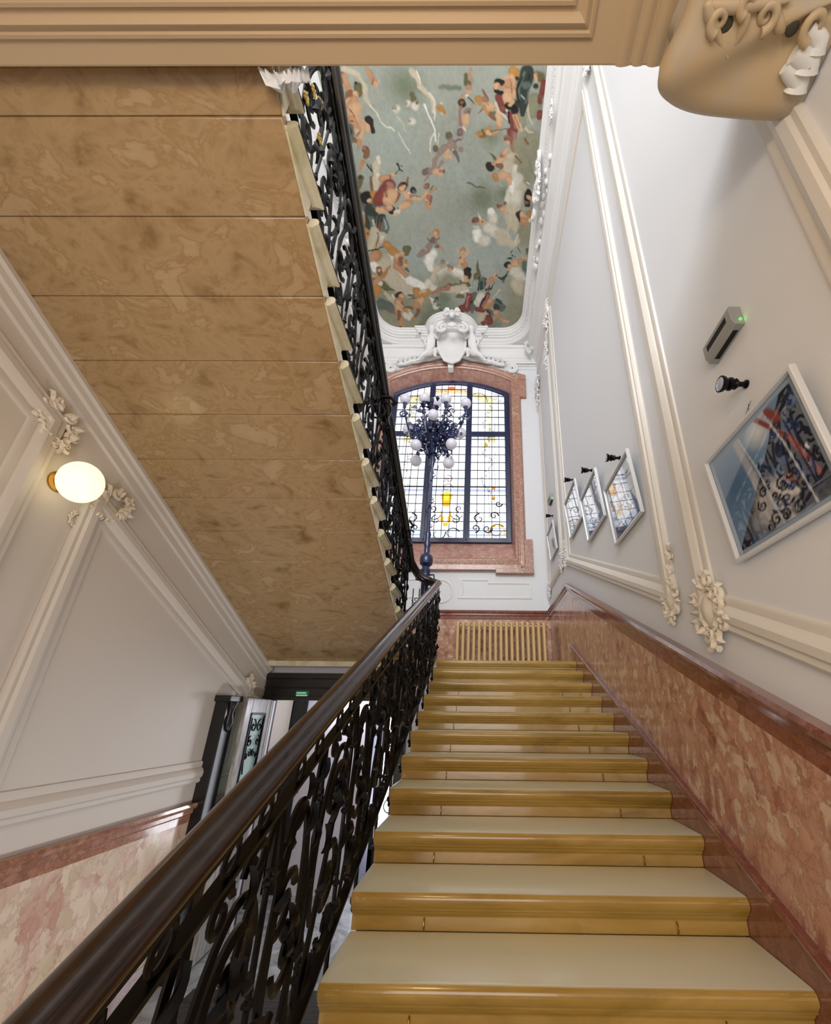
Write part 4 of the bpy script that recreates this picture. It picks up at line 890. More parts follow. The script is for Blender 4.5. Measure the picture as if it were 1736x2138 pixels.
m = MB(); m.tube([cw(a*1.08, b*1.06, .11) for a, b in shp], .035, 8, closed=True)
for sg in (-1, 1):
    for (u_, v_, r_, a0, tn) in ((.36, .28, .10, PI, 1.3), (.37, -.14, .08, PI, -1.2), (.14, .46, .11, -PI/2, 1.4)):
        m.tube([cw(p_[0], p_[1], .12) for p_ in spiral((u_*sg, v_), r_, .02, a0 if sg > 0 else PI-a0, sg*tn, 22)], (.034, .016), 7)
m.build('strapwork', WHITE2, ct)
m = MB()
def cq(px, py, w_=.0): return onY(px, py, 6.2-w_)
hd = cq(944, 655)
m.sphere(hd, .085, 12, 9, (.85, .8, 1.25)); m.sphere(hd+np.array([0, -.07, -.01]), .022, 6, 5); 
for sg in (-1, 1):
    m.sphere(hd+np.array([sg*.035, -.065, .02]), .013, 6, 4)
    for i in range(4): a = .3+i*.5; m.tube([hd+np.array([sg*.05, 0, .05]), hd+np.array([sg*.12*math.cos(a-.9)+sg*.03, -.02, .12*math.sin(a)+.03]), hd+np.array([sg*.19*math.cos(a-.9), 0, .15*math.sin(a)-.03])], [.02, .035, .012], 6, flat=.6)
    m.tube([hd+np.array([sg*p_[0], -.02, p_[1]]) for p_ in spiral((.14, -.02), .06, .015, PI, 1.3, 16)], (.028, .014), 6)
m.build('mask_crest', WHITE2, ct, angle=60); m = MB(); m.sphere(cq(944, 634), .06, 10, 7, (1, .8, 1)); m.sphere(cq(944, 627), .045, 8, 6); m.build('finial', WHITE2, ct); m = MB()
for a in np.linspace(-1.3, 1.3, 7): m.tube([cq(944, 682), cq(944, 682)+np.array([.10*math.sin(a), -.03, .10*math.cos(a)-.02]), cq(944, 682)+np.array([.15*math.sin(a), .02, .13*math.cos(a)-.04])], [.02, .03, .01], 6, flat=.6)
m.build('palmette', WHITE2, ct, angle=60)
for sg in (-1, 1):
    m = MB(); m.tube([(hd[0]+sg*x_, 6.34+.18*x_, hd[2]-.20+z_) for x_, z_ in [(p_[0], p_[1]) for p_ in spiral((.22, 0), .15, .02, PI/2, -1.6, 26)]], (.045, .02), 8)
    m.build('volute', WHITE2, ct)
m = MB(); kz = arcz(WC)+.02
m.prism([(WC-.07, kz-.12), (WC+.05, kz-.12), (WC+.10, kz+.38), (WC-.12, kz+.38)], lambda p_, t_: (p_[0]-.0, t_, p_[1]), XW-.16, XW); m.build('keystone', WHITE2, ct, bevel=.012)
def skin_figure(name, joints, edges, m_, parent, sub=2):
    me = bpy.data.meshes.new(name); off = np.array(parent.location)
    me.from_pydata([tuple(np.array(j[0])-off) for j in joints], edges, []); me.update()
    o = bpy.data.objects.new(name, me); C.objects.link(o); o.parent = parent; me.materials.append(m_)
    o.modifiers.new('skin', 'SKIN'); 
    if not me.skin_vertices: me.skin_vertices.new(name='') if hasattr(me.skin_vertices, 'new') else None
    for i, j in enumerate(joints):
        sv = me.skin_vertices[0].data[i]; sv.radius = (j[1], j[1]); sv.use_root = (i == 0)
    o.modifiers['skin'].use_smooth_shade = True
    sb_ = o.modifiers.new('sub', 'SUBSURF'); sb_.levels = sub; sb_.render_levels = sub
    return o
for sg in (-1, 1):
    def b_(u_, v_, w_): return cw(sg*(u_*.92+.06), v_ if v_ > -.15 else -.15+(v_+.15)*.62, w_*.8)
    J = [(b_(.50, -.16, .14), .085), (b_(.47, .0, .16), .085), (b_(.44, .13, .17), .075), (b_(.43, .20, .19), .032), (b_(.42, .27, .21), .062), (b_(.42, .33, .21), .06), (b_(.42, .385, .20), .03),
         (b_(.37, .15, .22), .035), (b_(.29, .06, .26), .028), (b_(.25, .13, .26), .022), (b_(.53, .14, .18), .036), (b_(.61, .03, .2), .028), (b_(.56, -.08, .24), .02),
         (b_(.44, -.20, .2), .055), (b_(.32, -.22, .3), .045), (b_(.36, -.38, .26), .032), (b_(.30, -.42, .3), .022), (b_(.56, -.22, .18), .055), (b_(.66, -.33, .26), .045), (b_(.76, -.46, .2), .03), (b_(.83, -.48, .24), .02)]
    Ed = [(0, 1), (1, 2), (2, 3), (3, 4), (4, 5), (5, 6), (2, 7), (7, 8), (8, 9), (2, 10), (10, 11), (11, 12), (0, 13), (13, 14), (14, 15), (15, 16), (0, 17), (17, 18), (18, 19), (19, 20)]
    skin_figure('putto', [(j[0], j[1]*(1.5 if i_ < 6 else 1.25)) for i_, j in enumerate(J)], Ed, WHITE2, ct)
m = MB()
for sg in (-1, 1):
    m.tube([(WC+sg*u_, XW-.08-(.2 if u_ < .7 else 0)*(.7-u_), arcz(WC+u_, HW+.24, zs+.1, .44)+.10+d__) for u_, d__ in ((.2, .0), (.35, .04), (.5, .0), (.65, .05), (.8, .02), (.95, .06), (1.1, .03), (1.25, .07))], [.05, .08, .06, .075, .05, .06, .04, .04], 8)
    for i in range(9): a = .3+i*.11; zz_ = arcz(WC+a, HW+.24, zs+.1, .44)+.14; m.tube([(WC+sg*a, XW-.06, zz_), (WC+sg*(a+.04), XW-.16, zz_+.07), (WC+sg*(a+.10), XW-.10, zz_+.10+.03*(i%2))], [.02, .045, .012], 6, flat=.6)
    m.tube([(WC+sg*(1.42)+p_[0]*sg, XW-.04, 7.62+ZO+p_[1]) for p_ in spiral((0, 0), .15, .02, PI/2, -2.0, 34)], (.04, .022), 7)
    m.tube([(WC+sg*x_, XW-.04, 7.80+ZO-.06*(x_-.9)) for x_ in (.9, 1.1, 1.3, 1.45)], [.03, .04, .04, .035], 7)
m.build('acanthus_scroll', WHITE2, ct)
# far-wall frieze bands beneath the cornice
d = MB()
for x0_, x1_ in ((XL, WC-.95), (WC+.95, XR)):
    for z_, h_, dd_ in ((7.78, .05, .05), (7.72, .03, .03), (7.62, .02, .015)): d.box(x0_, x1_, XW-dd_, XW, z_+ZO, z_+h_+ZO)
struct('trim_24', d, WHITE2, bevel=.006)

# ---------------------------------------------------------------- the painted ceiling
PAL = dict(s=(212, 168, 124), t=(192, 142, 98), d=(134, 92, 58), h=(44, 34, 28), k=(22, 24, 22), b=(186, 132, 60), g=(46, 60, 52), G=(92, 108, 98), r=(132, 58, 48), R=(168, 112, 96), y=(186, 132, 50), w=(214, 210, 192), c=(196, 186, 158),
           o=(146, 146, 118), O=(104, 100, 62), m=(152, 132, 118), v=(118, 100, 96), n=(116, 128, 104), z=(158, 170, 160), W=(232, 230, 220))
FRESCO = {
 # crop origin x, y, scale : painted from back to front
 (740, 400, 7.374): """
n 420 .9 500,2050 900,2050;n 260 1.2 1250,1900;z 300 1.5 1000,1150;o 300 .5 430,1350 560,1500 900,1600;c 150 .7 480,1150 620,1350;c 120 .6 700,1450 1000,1520;w 22 .5 540,960 600,1050 640,1180 760,1330 880,1350 1000,1430 1100,1460;W 60 .5 860,1370 960,1400 1060,1460;w 70 .5 1140,1430;w 55 .4 1210,1480
o 230 .5 420,1900 700,2000;G 80,50 .4 420,1730 520,1760 620,1800;c 30 .6 480,1560 600,1680 640,1740;w 18 .6 600,1600 640,1700;v 40,20 .5 540,1820 660,1900;o 130 .6 760,1920 900,1960;w 40 .8 740,1890 830,1930
y 60 .3 60,30 70,160;k 80 .3 190,60;G 70,60 .4 210,150 170,270;O 50 .5 80,60 110,220;c 50,36 .3 50,300 110,480 130,700;y 60,80 .3 140,440 190,600 220,720;b 26 .4 150,400 190,560 240,700;r 24 .4 170,760 200,860;y 26 .5 110,420 130,560;d 18 .4 200,640 280,680
s 95,80 .3 560,60 600,20;r 60 .4 420,40 460,0;t 60 .3 640,110;d 16,10 .4 700,20 680,110 640,190;d 40 .5 480,80
g 105,95 .25 330,150 270,260 300,300;G 60 .4 330,200;s 50,60 .3 370,280 450,300;g 90 .25 250,360 250,480;G 60,50 .5 250,420 260,540;g 22 .4 200,400 240,560;c 14 .5 290,430 310,520;g 80 .25 420,420 430,540;G 60,70 .4 450,460 460,590;k 12 .5 430,420 400,560;z 14 .6 470,450 480,570;r 26,10 .5 400,500 400,600
k 70 .25 540,200;k 45 .25 590,270 560,310;t 62 .25 535,245;s 48 .3 545,250;r 8 .8 550,270
c 75,60 .3 330,620 300,720 240,860;c 70,50 .3 430,680 400,780;w 40 .4 430,720;s 18 .4 340,780 380,820;d 10 .4 370,640 350,840
y 80,50 .3 350,960 300,1080;t 70,50 .3 320,990 270,1080;O 30 .5 200,980 230,1200;k 11,7 .4 205,915 330,885 470,857;
s 55 .3 830,120 860,40;t 62,50 .3 830,170 750,240;s 60,40 .3 790,210 700,270;w 40 .4 690,300 640,320;s 26,14 .3 660,330 590,370;O 16 .5 680,250;m 30,12 .4 890,60 1000,70;s 28,14 .3 960,120 1030,110 1090,70
s 60,45 .3 1150,90 1160,170 1150,230;d 36,20 .4 1180,100 1190,160;t 36,22 .3 1140,190 1150,260;d 15 .5 1180,200
b 60,50 .4 500,830 540,870;y 60 .4 570,910 640,960;t 74 .3 690,1000 680,1080;s 50 .4 670,1010;d 34,20 .4 720,1040 740,1120;O 60,40 .3 810,890 800,970;s 36 .3 740,960;t 62,28 .4 660,1160 740,1220 790,1310;R 30 .4 700,1110;s 40 .3 790,1130;b 30 .4 800,1090;O 24,6 .5 800,1190 850,1240
W 60,40 .6 300,1140 310,1200;d 40 .3 390,1180 410,1270;s 26 .3 395,1200;y 40,6 .35 450,1290 500,1220 570,1150;s 36 .4 300,1310 380,1330;t 66,60 .3 370,1360 330,1430;y 70,50 .3 350,1500 340,1590;O 56,6 .4 440,1440 520,1500 625,1530;w 34 .5 400,1420;d 20 .5 310,1340;b 20 .4 380,1560
h 62 .25 700,1600;s 46 .3 722,1615;d 8 .4 725,1650;t 76,66 .3 690,1710 700,1780;s 60 .4 680,1760 700,1860;d 16 .4 740,1700 760,1780;t 46,30 .3 700,1930 720,2000 740,2080;d 30,20 .5 690,1860 700,1960;s 30,18 .3 680,1700 760,1770;g 18 .5 735,2090
G 34,5 .4 960,1610 830,1580;v 26,4 .4 960,1630 850,1650;b 58 .3 960,1530 970,1580;s 24 .3 1020,1560;y 34,26 .3 1030,1620 1120,1590 1150,1530;s 66 .3 1010,1680 990,1720;t 64 .3 960,1750;d 38,26 .3 990,1830 960,1900;y 24 .3 930,1940 910,1970;s 30 .3 840,1800 850,1860;w 36 .5 870,1890;d 18 .4 780,1780 880,1790;t 36 .4 790,1820
W 88,60 .6 1180,960 1150,1080 1180,1180;o 100 .9 1230,1260;c 50 .8 1260,1180 1220,1350
b 56 .3 1270,640;s 34 .3 1255,650;t 16 .3 1200,690 1160,640;s 44 .3 1280,720;m 62 .3 1230,760;v 46 .4 1210,750;m 60,36 .4 1150,850 1060,930 1000,980;s 20 .4 1080,870;t 38,12 .3 1300,840 1390,900;v 36 .4 1280,850;v 16,5 .4 1170,770 1120,710;v 16,5 .4 1290,730 1340,690
w 40,5 .4 1230,1700 1150,1640;w 46 .4 1260,1780;k 26 .3 1275,1650;G 16 .4 1240,1700 1270,1660;G 20,5 .4 1280,1750 1350,1720;k 12 .4 1340,1820;s 40 .4 1370,1080;R 50,22 .5 1390,1490 1290,1520 1200,1570;w 6 .5 1280,1240 1320,1380;k 14 .5 1310,1410""",
 (920, 400, 7.37): """
z 300 1.5 500,1000;z 200 1.5 850,950;n 200 1.3 650,120;o 170 .9 1180,1500;o 220 .9 1150,1900;n 120 1 800,2050;c 120 .9 700,1950;c 60 1.2 1150,1450
o 150 .5 1240,450 1230,700;c 130,100 .5 1150,30 1130,220 1090,380;w 60 .6 1080,20 1050,120;c 90 .5 1150,420 1080,620;c 110 .5 960,720 1070,740;c 80 .5 1150,760;w 60,80 .35 780,320 810,420;W 50 .5 780,300;w 100,90 .4 740,560 850,620;W 70,85 .4 560,620 570,700;w 90 .4 680,760;c 60,40 .6 880,640 960,600;z 30,50 .6 1070,600 1130,700;w 10 .6 1200,650 1150,780;o 60 .5 1330,560 1340,680
r 48 .5 530,430;d 44 .4 560,430;s 46 .4 640,460;w 18,4 .4 620,420 585,320;w 24,8 .4 560,530 500,530;d 12 .5 640,460
d 42 .3 915,215;s 44 .4 970,260;d 30 .5 1000,180;s 26 .4 1010,310;b 14 .6 960,220
k 46,30 .3 1370,30 1340,110 1345,220;s 40 .3 1390,90;d 26 .4 1330,60 1330,180;h 66,40 .25 1215,360 1240,440;s 44 .3 1275,360 1290,420;t 60 .3 1300,460;b 50 .3 1370,340;w 30 .5 1370,440
G 40 .8 1300,1100 1310,1300;w 90,80 .7 1150,1230 1230,1320;c 70 1 1170,1400 1220,1500;O 26,14 .4 1325,880 1330,960;s 26,16 .4 1320,1020 1270,1020
h 52 .25 1025,1130;s 34 .3 1055,1150;s 54,44 .3 1130,1110 1210,1090;t 30,20 .3 1220,1080 1280,1060;s 22 .4 1060,1200;d 16 .4 1050,1240;g 16,8 .5 1070,1040 1020,1030;g 16 .5 1090,1000;g 14,5 .5 1080,950 1105,900;g 12 .5 1140,1020;G 8 .6 1200,880 1240,960;g 34 .6 970,1330;g 16,8 .4 930,1340 890,1320;g 20,5 .4 1000,1310 1040,1260;O 18,5 .5 960,1360 970,1400
s 16,12 .3 290,930 240,850;s 16,12 .3 400,990 440,920 470,905;b 48 .3 350,910;s 34 .3 338,945;d 5 .5 335,965;s 58,46 .3 340,1030 330,1090;r 14 .5 290,1020;d 16 .4 330,1115;s 34,18 .3 295,1140 270,1220;t 38,24 .3 370,1120 400,1200;t 22 .5 370,1050
w 70 .6 40,1260 180,1230 300,1260 350,1330;W 40 .6 200,1220 300,1270;o 170 .8 130,1420;n 90 .9 60,1650;m 42 .3 45,1085;s 40 .4 50,1150;m 40 .3 155,1170;s 34 .3 145,1200;w 8,3 .4 110,1120 130,1050;d 6 .4 60,1130
h 58,56 .25 410,1220 430,1300;k 30 .3 450,1200;s 44,40 .3 400,1320 400,1400;d 18 .4 300,1390
G 30 .4 480,1600 470,1700;W 50 .4 480,1440;O 30,6 .3 590,1250 575,1120 572,1055;c 55,30 .35 530,1350 550,1250;O 45,55 .4 550,1400 570,1300;z 44,60 .35 520,1500 540,1420;G 50,26 .4 530,1600 500,1760 480,1850
O 40,20 .35 440,1440 300,1440 160,1430 30,1500;c 70,40 .4 380,1500 200,1490 60,1520;R 40,18 .6 130,1480 20,1530;c 50 .5 300,1560;O 36 .5 280,1610 340,1620;w 20 .5 420,1540 350,1550
k 12 .4 600,1330 590,1520;G 58,40 .3 650,1380 640,1470;g 14 .4 620,1400 640,1500;g 12 .4 680,1360 680,1440;t 40,28 .3 720,1390 800,1340;s 30 .3 840,1290;d 16 .4 860,1300
r 36,64 .3 440,1600 430,1700 400,1800;R 14 .5 430,1620 400,1780;r 60 .35 340,1800;k 20 .5 480,1700;w 60 .35 630,1610 570,1700;r 40,46 .3 740,1580 690,1660 640,1760;r 40,50 .3 560,1810 640,1820;R 14 .5 740,1590 640,1740;k 10 .5 690,1620 610,1760
z 76,50 .35 900,1600 950,1680;c 16 .5 920,1500 820,1620;G 62 .35 900,1700 940,1780;k 12 .5 880,1640 930,1720;t 62,56 .3 780,1690 710,1770;s 40 .4 770,1670;g 50 .4 860,1780;G 36,20 .4 730,1840 880,1920;g 14 .4 700,1810 760,1900
t 52,28 .3 850,1860 900,1930 960,1990;s 30 .4 850,1850;s 26,8 .3 960,1990 1050,2000;r 70,60 .35 740,1960 760,2010;r 40 .3 660,2020;d 30 .5 700,1990;g 18,6 .4 700,1520 790,1480 820,1390;g 18,4 .4 740,1500 760,1440;O 24 .4 740,1510""",
 (700, 140, 7.548): """
z 400 1.6 900,1100;n 250 1.5 1100,300;c 60 .8 40,60 70,500;c 46,30 .8 150,20 350,120 430,250 500,350;c 55,30 .8 460,300 490,500 560,600;w 14,8 .8 560,600 660,720 720,840 930,1030;c 60 .9 130,600 150,900;w 8 1 1000,1030 1180,1370;c 10 1 980,800 1080,880 1120,1000
t 22,48 .3 480,10 570,120 610,220;s 32,20 .3 640,250 655,310;s 14 .3 680,210;d 8 .4 600,170 590,260
d 65,44 .3 90,120 140,220;t 44 .3 130,130 200,330 220,440;d 66 .3 230,440 220,540;O 68 .3 350,330 360,400;k 26 .4 320,270;s 46 .3 310,430;d 8 .5 340,430;s 56,40 .3 220,540 200,700 180,920;t 60 .3 290,520 240,600;s 100,90 .3 320,650 310,780 320,900;t 70 .4 280,820 300,940;d 10 .4 240,660 330,770;d 26 .5 270,850;s 60 .3 340,1030;d 12 .4 410,960 340,1090
G 62,46 .35 220,950 250,1080 230,1180;g 16 .4 220,920 260,1040 220,1140;d 46 .4 310,1160;s 36,40 .3 440,860 430,1000 390,1180;t 40,26 .3 380,1180 370,1270;s 60 .3 510,890 510,970;h 54 .25 510,820 560,860;h 34 .25 580,900 590,1010;b 8 .5 540,1000
r 54 .3 480,1290;R 34 .3 470,1280;d 40 .3 510,1320 490,1400;b 36,12 .4 440,1490 380,1590;t 26,14 .4 420,1520 400,1640
O 46 .5 1210,430;O 50 .6 1230,500;w 46 .7 1140,560;o 40 .6 1110,560;w 60 .7 1260,600;O 26 .6 1290,560;w 56 .7 960,660;o 40 .6 930,640;k 8 .8 900,660;w 56 .7 1220,850;o 26 .6 1180,850;z 14 .8 960,690
c 46,38 .5 1200,40 1290,160 1340,280;W 10 .5 1290,50 1350,230;c 50,30 .6 1340,300 1460,420 1530,520 1560,700;w 22 .5 1480,400 1550,520 1575,720;w 12,6 .5 1590,740 1580,850;W 16,12 .4 1400,600 1440,700 1520,850 1560,1000 1590,1160;w 14,8 .5 1550,1050 1500,1200 1510,1340;w 8 .6 1635,1050 1630,1210
b 40 .6 1620,640 1700,700;c 30 .6 1690,730;v 50 .3 1585,1285;O 36 .4 1590,1260;m 34 .3 1640,1370 1560,1470 1550,1610;v 60 .3 1430,1645;m 50 .3 1510,1650;s 60,36 .4 1590,1650 1660,1690;R 20 .5 1620,1580;m 22 .3 1690,1480 1650,1560;R 16 .4 1700,1610 1640,1650;m 20,14 .3 1480,1710 1400,1790
k 7 .5 560,1540 575,1700;g 12 .4 500,1530 530,1590 560,1650;g 12,4 .4 600,1600 580,1660;g 14,5 .4 620,1690 580,1730 540,1750;d 20,30 .3 560,1760 560,1840 570,1920;y 70,80 .3 610,1990 590,2080;c 60,50 .6 640,1530 640,1700 650,1900;w 30 .6 670,1430 690,1500;w 36 .6 670,1720
g 18,8 .3 975,1520 1010,1600;g 18,6 .3 1000,1590 1060,1640;g 12 .3 1040,1550;k 6 .4 1000,1600 930,1680;s 34 .3 900,1690;t 62,40 .3 750,1770 800,1740 860,1740;d 14 .4 860,1700 850,1780
r 100,115 .3 850,1860 760,1980 700,2090;R 70 .5 850,1880;r 30 .4 780,1890;s 105 .3 900,2020 860,2090;t 40 .4 800,2010;d 12 .4 790,1980 820,2050;d 14 .4 1000,1960 1000,2060;s 30 .3 980,1910
h 76 .25 1060,1870;s 54 .3 1060,1890;r 20 .5 1040,1840;k 12 .4 1120,1900 1080,1940;d 20,5 .3 1120,1820 1135,1720
h 50 .3 1225,1930;G 26 .4 1240,1960;s 46,40 .3 1100,1970 1150,2040;w 14 .5 1160,1980;m 22,6 .4 1190,2040 1320,2020;s 40,20 .3 1240,2070 1340,2090
d 50 .3 1440,1870;R 28 .3 1420,1870;s 44 .3 1430,1990;R 44 .3 1480,2060;t 16 .3 1490,1970 1590,1930;O 16,4 .4 1500,1930 1550,1880;s 18 .3 1410,2000 1350,2080
O 56,30 .3 400,1750 385,1860 340,1940;g 30 .4 400,1740;y 26 .4 330,1900 360,2040;k 90 .3 480,2060;c 30 .5 540,2090""",
 (920, 140, 7.548): """
n 140 1.5 800,1100;O 12 1.2 430,1830 560,1890 700,1900;n 120 1.4 1000,2000;z 200 1.5 400,1700;n 40 1 0,310 300,330
t 22,28 .3 480,40 470,120 500,210;O 26 .3 400,120 410,240;O 56 .35 440,270;t 50 .3 450,330;s 44 .3 440,400;t 30,26 .3 370,440 320,480;w 30 .5 410,460;h 50 .3 325,550 350,600;d 30 .4 330,560;g 8 .4 430,480 520,580;y 20 .5 530,590
R 22,24 .3 325,630 320,760 320,900;v 50 .3 305,1000 300,1040;R 30 .4 310,1010;m 54 .3 430,700;v 30 .4 440,720 430,740;s 50 .3 400,790 400,860;s 26 .3 380,930;m 14,5 .4 480,690 500,640;w 14 .4 360,940 400,990;m 12 .4 360,1000 350,1100 320,1140 220,1165
v 56 .3 130,1080;O 40 .4 125,1060;m 66 .3 170,1180 140,1240;s 50 .4 90,1310 100,1370;m 50 .3 60,1260 0,1330;m 50 .3 200,1260;R 20 .5 160,1260;s 40,26 .3 110,1400 160,1410;v 34,16 .3 220,1330 300,1480;m 46 .4 310,1290;w 12 .5 190,1290;v 14 .3 210,1160 300,1140
m 30 .4 40,1500;s 30 .4 20,1600;v 24 .4 50,1640;w 10 .6 0,580 20,610;y 30 .5 20,650 80,720
b 62 .25 600,520;y 40 .4 630,580;d 30,6 .3 730,520 690,420 660,340;R 44 .3 690,520;b 40 .4 700,640 780,720;s 68 .3 790,620;b 20 .4 730,560;d 6 .4 760,600;s 34 .3 850,620;O 10,4 .4 660,680 610,750
d 46,26 .3 800,740 870,820;s 50,40 .3 900,700 930,800 930,900;t 26 .4 900,930;G 30 .6 860,720;w 38,14 .3 900,590 970,720 1030,810
y 60,46 .3 640,1060 720,1030;O 20 .4 670,1000 700,1080;y 16,5 .3 590,1060 530,1070;d 16 .3 640,1090 720,1090;b 26 .3 770,950 750,1000;s 36,30 .3 760,1040 840,1040;t 34 .3 840,1040 910,1010;d 10,8 .4 800,1010 930,985 1060,975
o 170 .6 1400,1150 1380,1400;o 120 .4 1480,540 1460,700;O 90 .5 1560,150;c 26,12 .5 1380,600 1410,800 1460,910;c 22,14 .5 1310,840 1340,980 1390,1040 1460,1030;o 70 .4 1270,720 1280,900;w 20 .5 1240,900 1270,1000
y 80,70 .3 1140,60 1210,100;b 36 .4 1190,140;k 30 .4 1210,180;r 50,38 .3 1620,230 1600,420 1570,560;r 44 .3 1570,720 1560,790;d 24 .5 1590,470
r 62,60 .3 940,470 970,600 1010,680;d 36 .4 980,640;r 80,60 .3 1130,760 1150,900 1150,1010;R 30 .5 1180,800 1180,950;r 50,40 .3 1090,1010 1110,1130;R 54,40 .3 1150,1080 1150,1260 1190,1380;d 12 .4 1120,1000 1130,1200;w 18 .4 1050,620 1050,690;k 16 .4 1080,700 1080,880
s 40,24 .3 1190,760 1220,900 1250,990;y 10 .4 1180,760 1240,960;s 112,100 .3 1090,220 1090,330;t 80 .4 1060,250;s 90,80 .3 1150,400;t 40 .5 1150,330;s 70,46 .3 1060,430 1070,530 1120,570;s 22 .3 1090,600;d 8 .4 1110,250 1110,400
k 72,40 .25 920,250 870,330;k 34 .25 970,230;k 34 .3 880,390 970,405;s 60 .3 890,310;t 30 .3 960,330;d 6 .5 860,310 ;d 6 .5 900,330
k 56 .35 1150,560;k 60,50 .3 1080,610 1180,640 1190,680;s 40,24 .3 1130,540 1090,590
g 112,96 .25 1370,70 1330,230 1280,400 1290,560;g 70,30 .3 1310,600 1300,760;G 22 .5 1330,80 1240,330 1230,520;G 60 .5 1350,290;k 14 .5 1300,140 1200,360 1230,560;k 12 .5 1400,120 1380,200;G 16 .5 1390,380 1340,560;z 12 .5 1270,450 1310,500;g 46 .3 1490,310;s 36,26 .3 1490,150 1500,220;b 26 .4 1510,120
o 70 .5 1220,1180 1230,1330;c 100,90 .5 1130,1450 1090,1600;n 60 .6 1330,1450 1400,1650;o 130 .5 1280,1500 1330,1750;d 18 .5 1330,1130 1390,1210;d 14 .5 1180,1400 1260,1500;w 30 .6 1180,1560 1150,1760;w 90,110 .4 1200,1750 1170,1900 1200,2080;W 40 .6 1130,1850 1120,1950;c 70 .6 1290,1900;o 60 .5 1360,1800;w 12 .5 1350,1820 1400,1840
O 26,6 .4 870,1450 820,1390 760,1330;h 58 .25 760,1540 790,1600;t 34 .3 830,1520;s 70,60 .3 980,1440 930,1500 900,1540;R 40 .4 990,1390;s 24,36 .3 1070,1280 1020,1360;z 66 .35 920,1610;m 40 .5 960,1640;d 40 .3 900,1550 980,1570;s 62 .3 980,1690 1060,1740;b 44 .3 860,1710 890,1770;s 54,30 .3 1070,1780 1090,1840;z 26,18 .4 950,1830 990,1870
R 44 .3 1045,1120;d 30 .4 1040,1140;s 36 .3 1070,1190;k 46,30 .3 1400,1960 1370,2080;s 36 .3 1405,2050"""
}
nx, ny = 272, 372
xs = np.linspace(PX0-.10, PX1+.08, nx); ys_ = np.linspace(2.45, PY1+.12, ny); GX, GY_ = np.meshgrid(xs, ys_)
Pw = np.stack([GX, GY_, np.full_like(GX, CEIL-.015)], -1); D3 = Pw-EYE
dep = D3@FW; PX = CX+FPX*(D3@RT)/dep; PYY = CY-FPX*(D3@UP)/dep
PP = np.stack([PX, PYY], -1); ops = []
def addops(key):
    ox, oy, sc_ = key
    for item in FRESCO[key].replace('\n', ';').split(';'):
        q = item.split()
        if len(q) < 4: continue
        ops.append((PAL[q[0]], [float(v)/sc_ for v in q[1].split(',')], [(ox+float(p_.split(',')[0])/sc_, oy+float(p_.split(',')[1])/sc_) for p_ in q[3:]], float(q[2])))
for key in ((740, 400, 7.374), (920, 400, 7.37), (700, 140, 7.548), (920, 140, 7.548)): addops(key)
ops.sort(key=lambda q: -(max(q[1]) > 13 and q[3] > .8))
rng = np.random.default_rng(2)
def vnoise(shape, cells):
    g_ = rng.random((cells+2, cells+2)); yy, xx = np.meshgrid(np.linspace(0, cells, shape[0]), np.linspace(0, cells, shape[1]), indexing='ij')
    i, j = yy.astype(int), xx.astype(int); fy, fx = yy-i, xx-j; fy, fx = fy*fy*(3-2*fy), fx*fx*(3-2*fx)
    return g_[i, j]*(1-fy)*(1-fx)+g_[i+1, j]*fy*(1-fx)+g_[i, j+1]*(1-fy)*fx+g_[i+1, j+1]*fy*fx
WN = [sum(vnoise(GX.shape, c_)*a for c_, a in ((26, .6), (60, .4)))-.5 for _ in (0, 1)]
PP = PP+np.stack(WN, -1)*7.5
colF = brush(PP, ops, (156, 163, 150), gr=1)
nz = sum(vnoise(GX.shape, c_)*a for c_, a in ((5, .5), (12, .3), (30, .22), (90, .25)))
st_n = vnoise(GX.shape, 120)
colF = colF*(.74+.34*nz+.16*st_n)[..., None]
gm = colF.mean(-1, keepdims=True); colF = gm+(colF-gm)*.86
FR = vcol('fresco', .7)
o = painted('ceiling', FR, Pw, colF); o['kind'] = 'structure'
m = MB().box(XL, XR, -3, XW, CEIL+.002, CEIL+.1); struct('ceiling', m, mat('fresco_sky', (140, 148, 134), .8), smooth=False)

# ---------------------------------------------------------------- carved corbel under the gallery, at the right wall
t = thing('carved_corbel', (XR, .62, GZ), 'large carved plaster console with scrolls under the gallery, top right corner', 'ornament')
CORB = mat('corbel_plaster', (214, 200, 178), .42, noise=(2.6, [(.36, (196, 172, 136)), (.5, (186, 174, 156)), (.62, (176, 174, 174))], .3, (1, 1, 1)))
m = MB(); rim = [(1640, -420), (1540, -220), (1470, -70), (1425, 40), (1392, 110), (1374, 160), (1378, 195), (1405, 220), (1450, 235), (1520, 241), (1600, 243), (1680, 238), (1745, 230), (1800, 222)]
rp = [onZ(x_, y_, GZ-.31)[:2] for x_, y_ in rim]; rp = [np.array((min(XR-.004, q[0]), q[1])) for q in rp]
fine = []
for i in range(len(rp)-1):
    p0, p1, p2, p3 = rp[max(i-1, 0)], rp[i], rp[i+1], rp[min(i+2, len(rp)-1)]
    for k_ in range(5): u_ = k_/5; fine.append(.5*((2*p1)+(p2-p0)*u_+(2*p0-5*p1+4*p2-p3)*u_*u_+(3*p1-p0-3*p2+p3)*u_**3))
fine.append(rp[-1]); cen = np.array((XR-.01, (rp[0][1]+rp[-1][1])/2)); vs = []; lev = [(0, .86), (.05, .84), (.12, .86), (.2, .92), (.26, .98), (.31, 1.0), (.345, .985), (.365, .93), (.375, .8), (.37, .6), (.365, .3), (.365, .03)]
for li, (dz, sc_) in enumerate(lev):
    for i, q in enumerate(fine):
        k_ = sc_*(1+.018*math.cos(i*.55)*math.sin(PI*min(1, dz/.3))); v_ = cen+(q-cen)*k_; vs.append((min(XR-.003, v_[0]), v_[1], GZ-.002-dz+.012*math.sin(i*.21)*(dz/.37)))
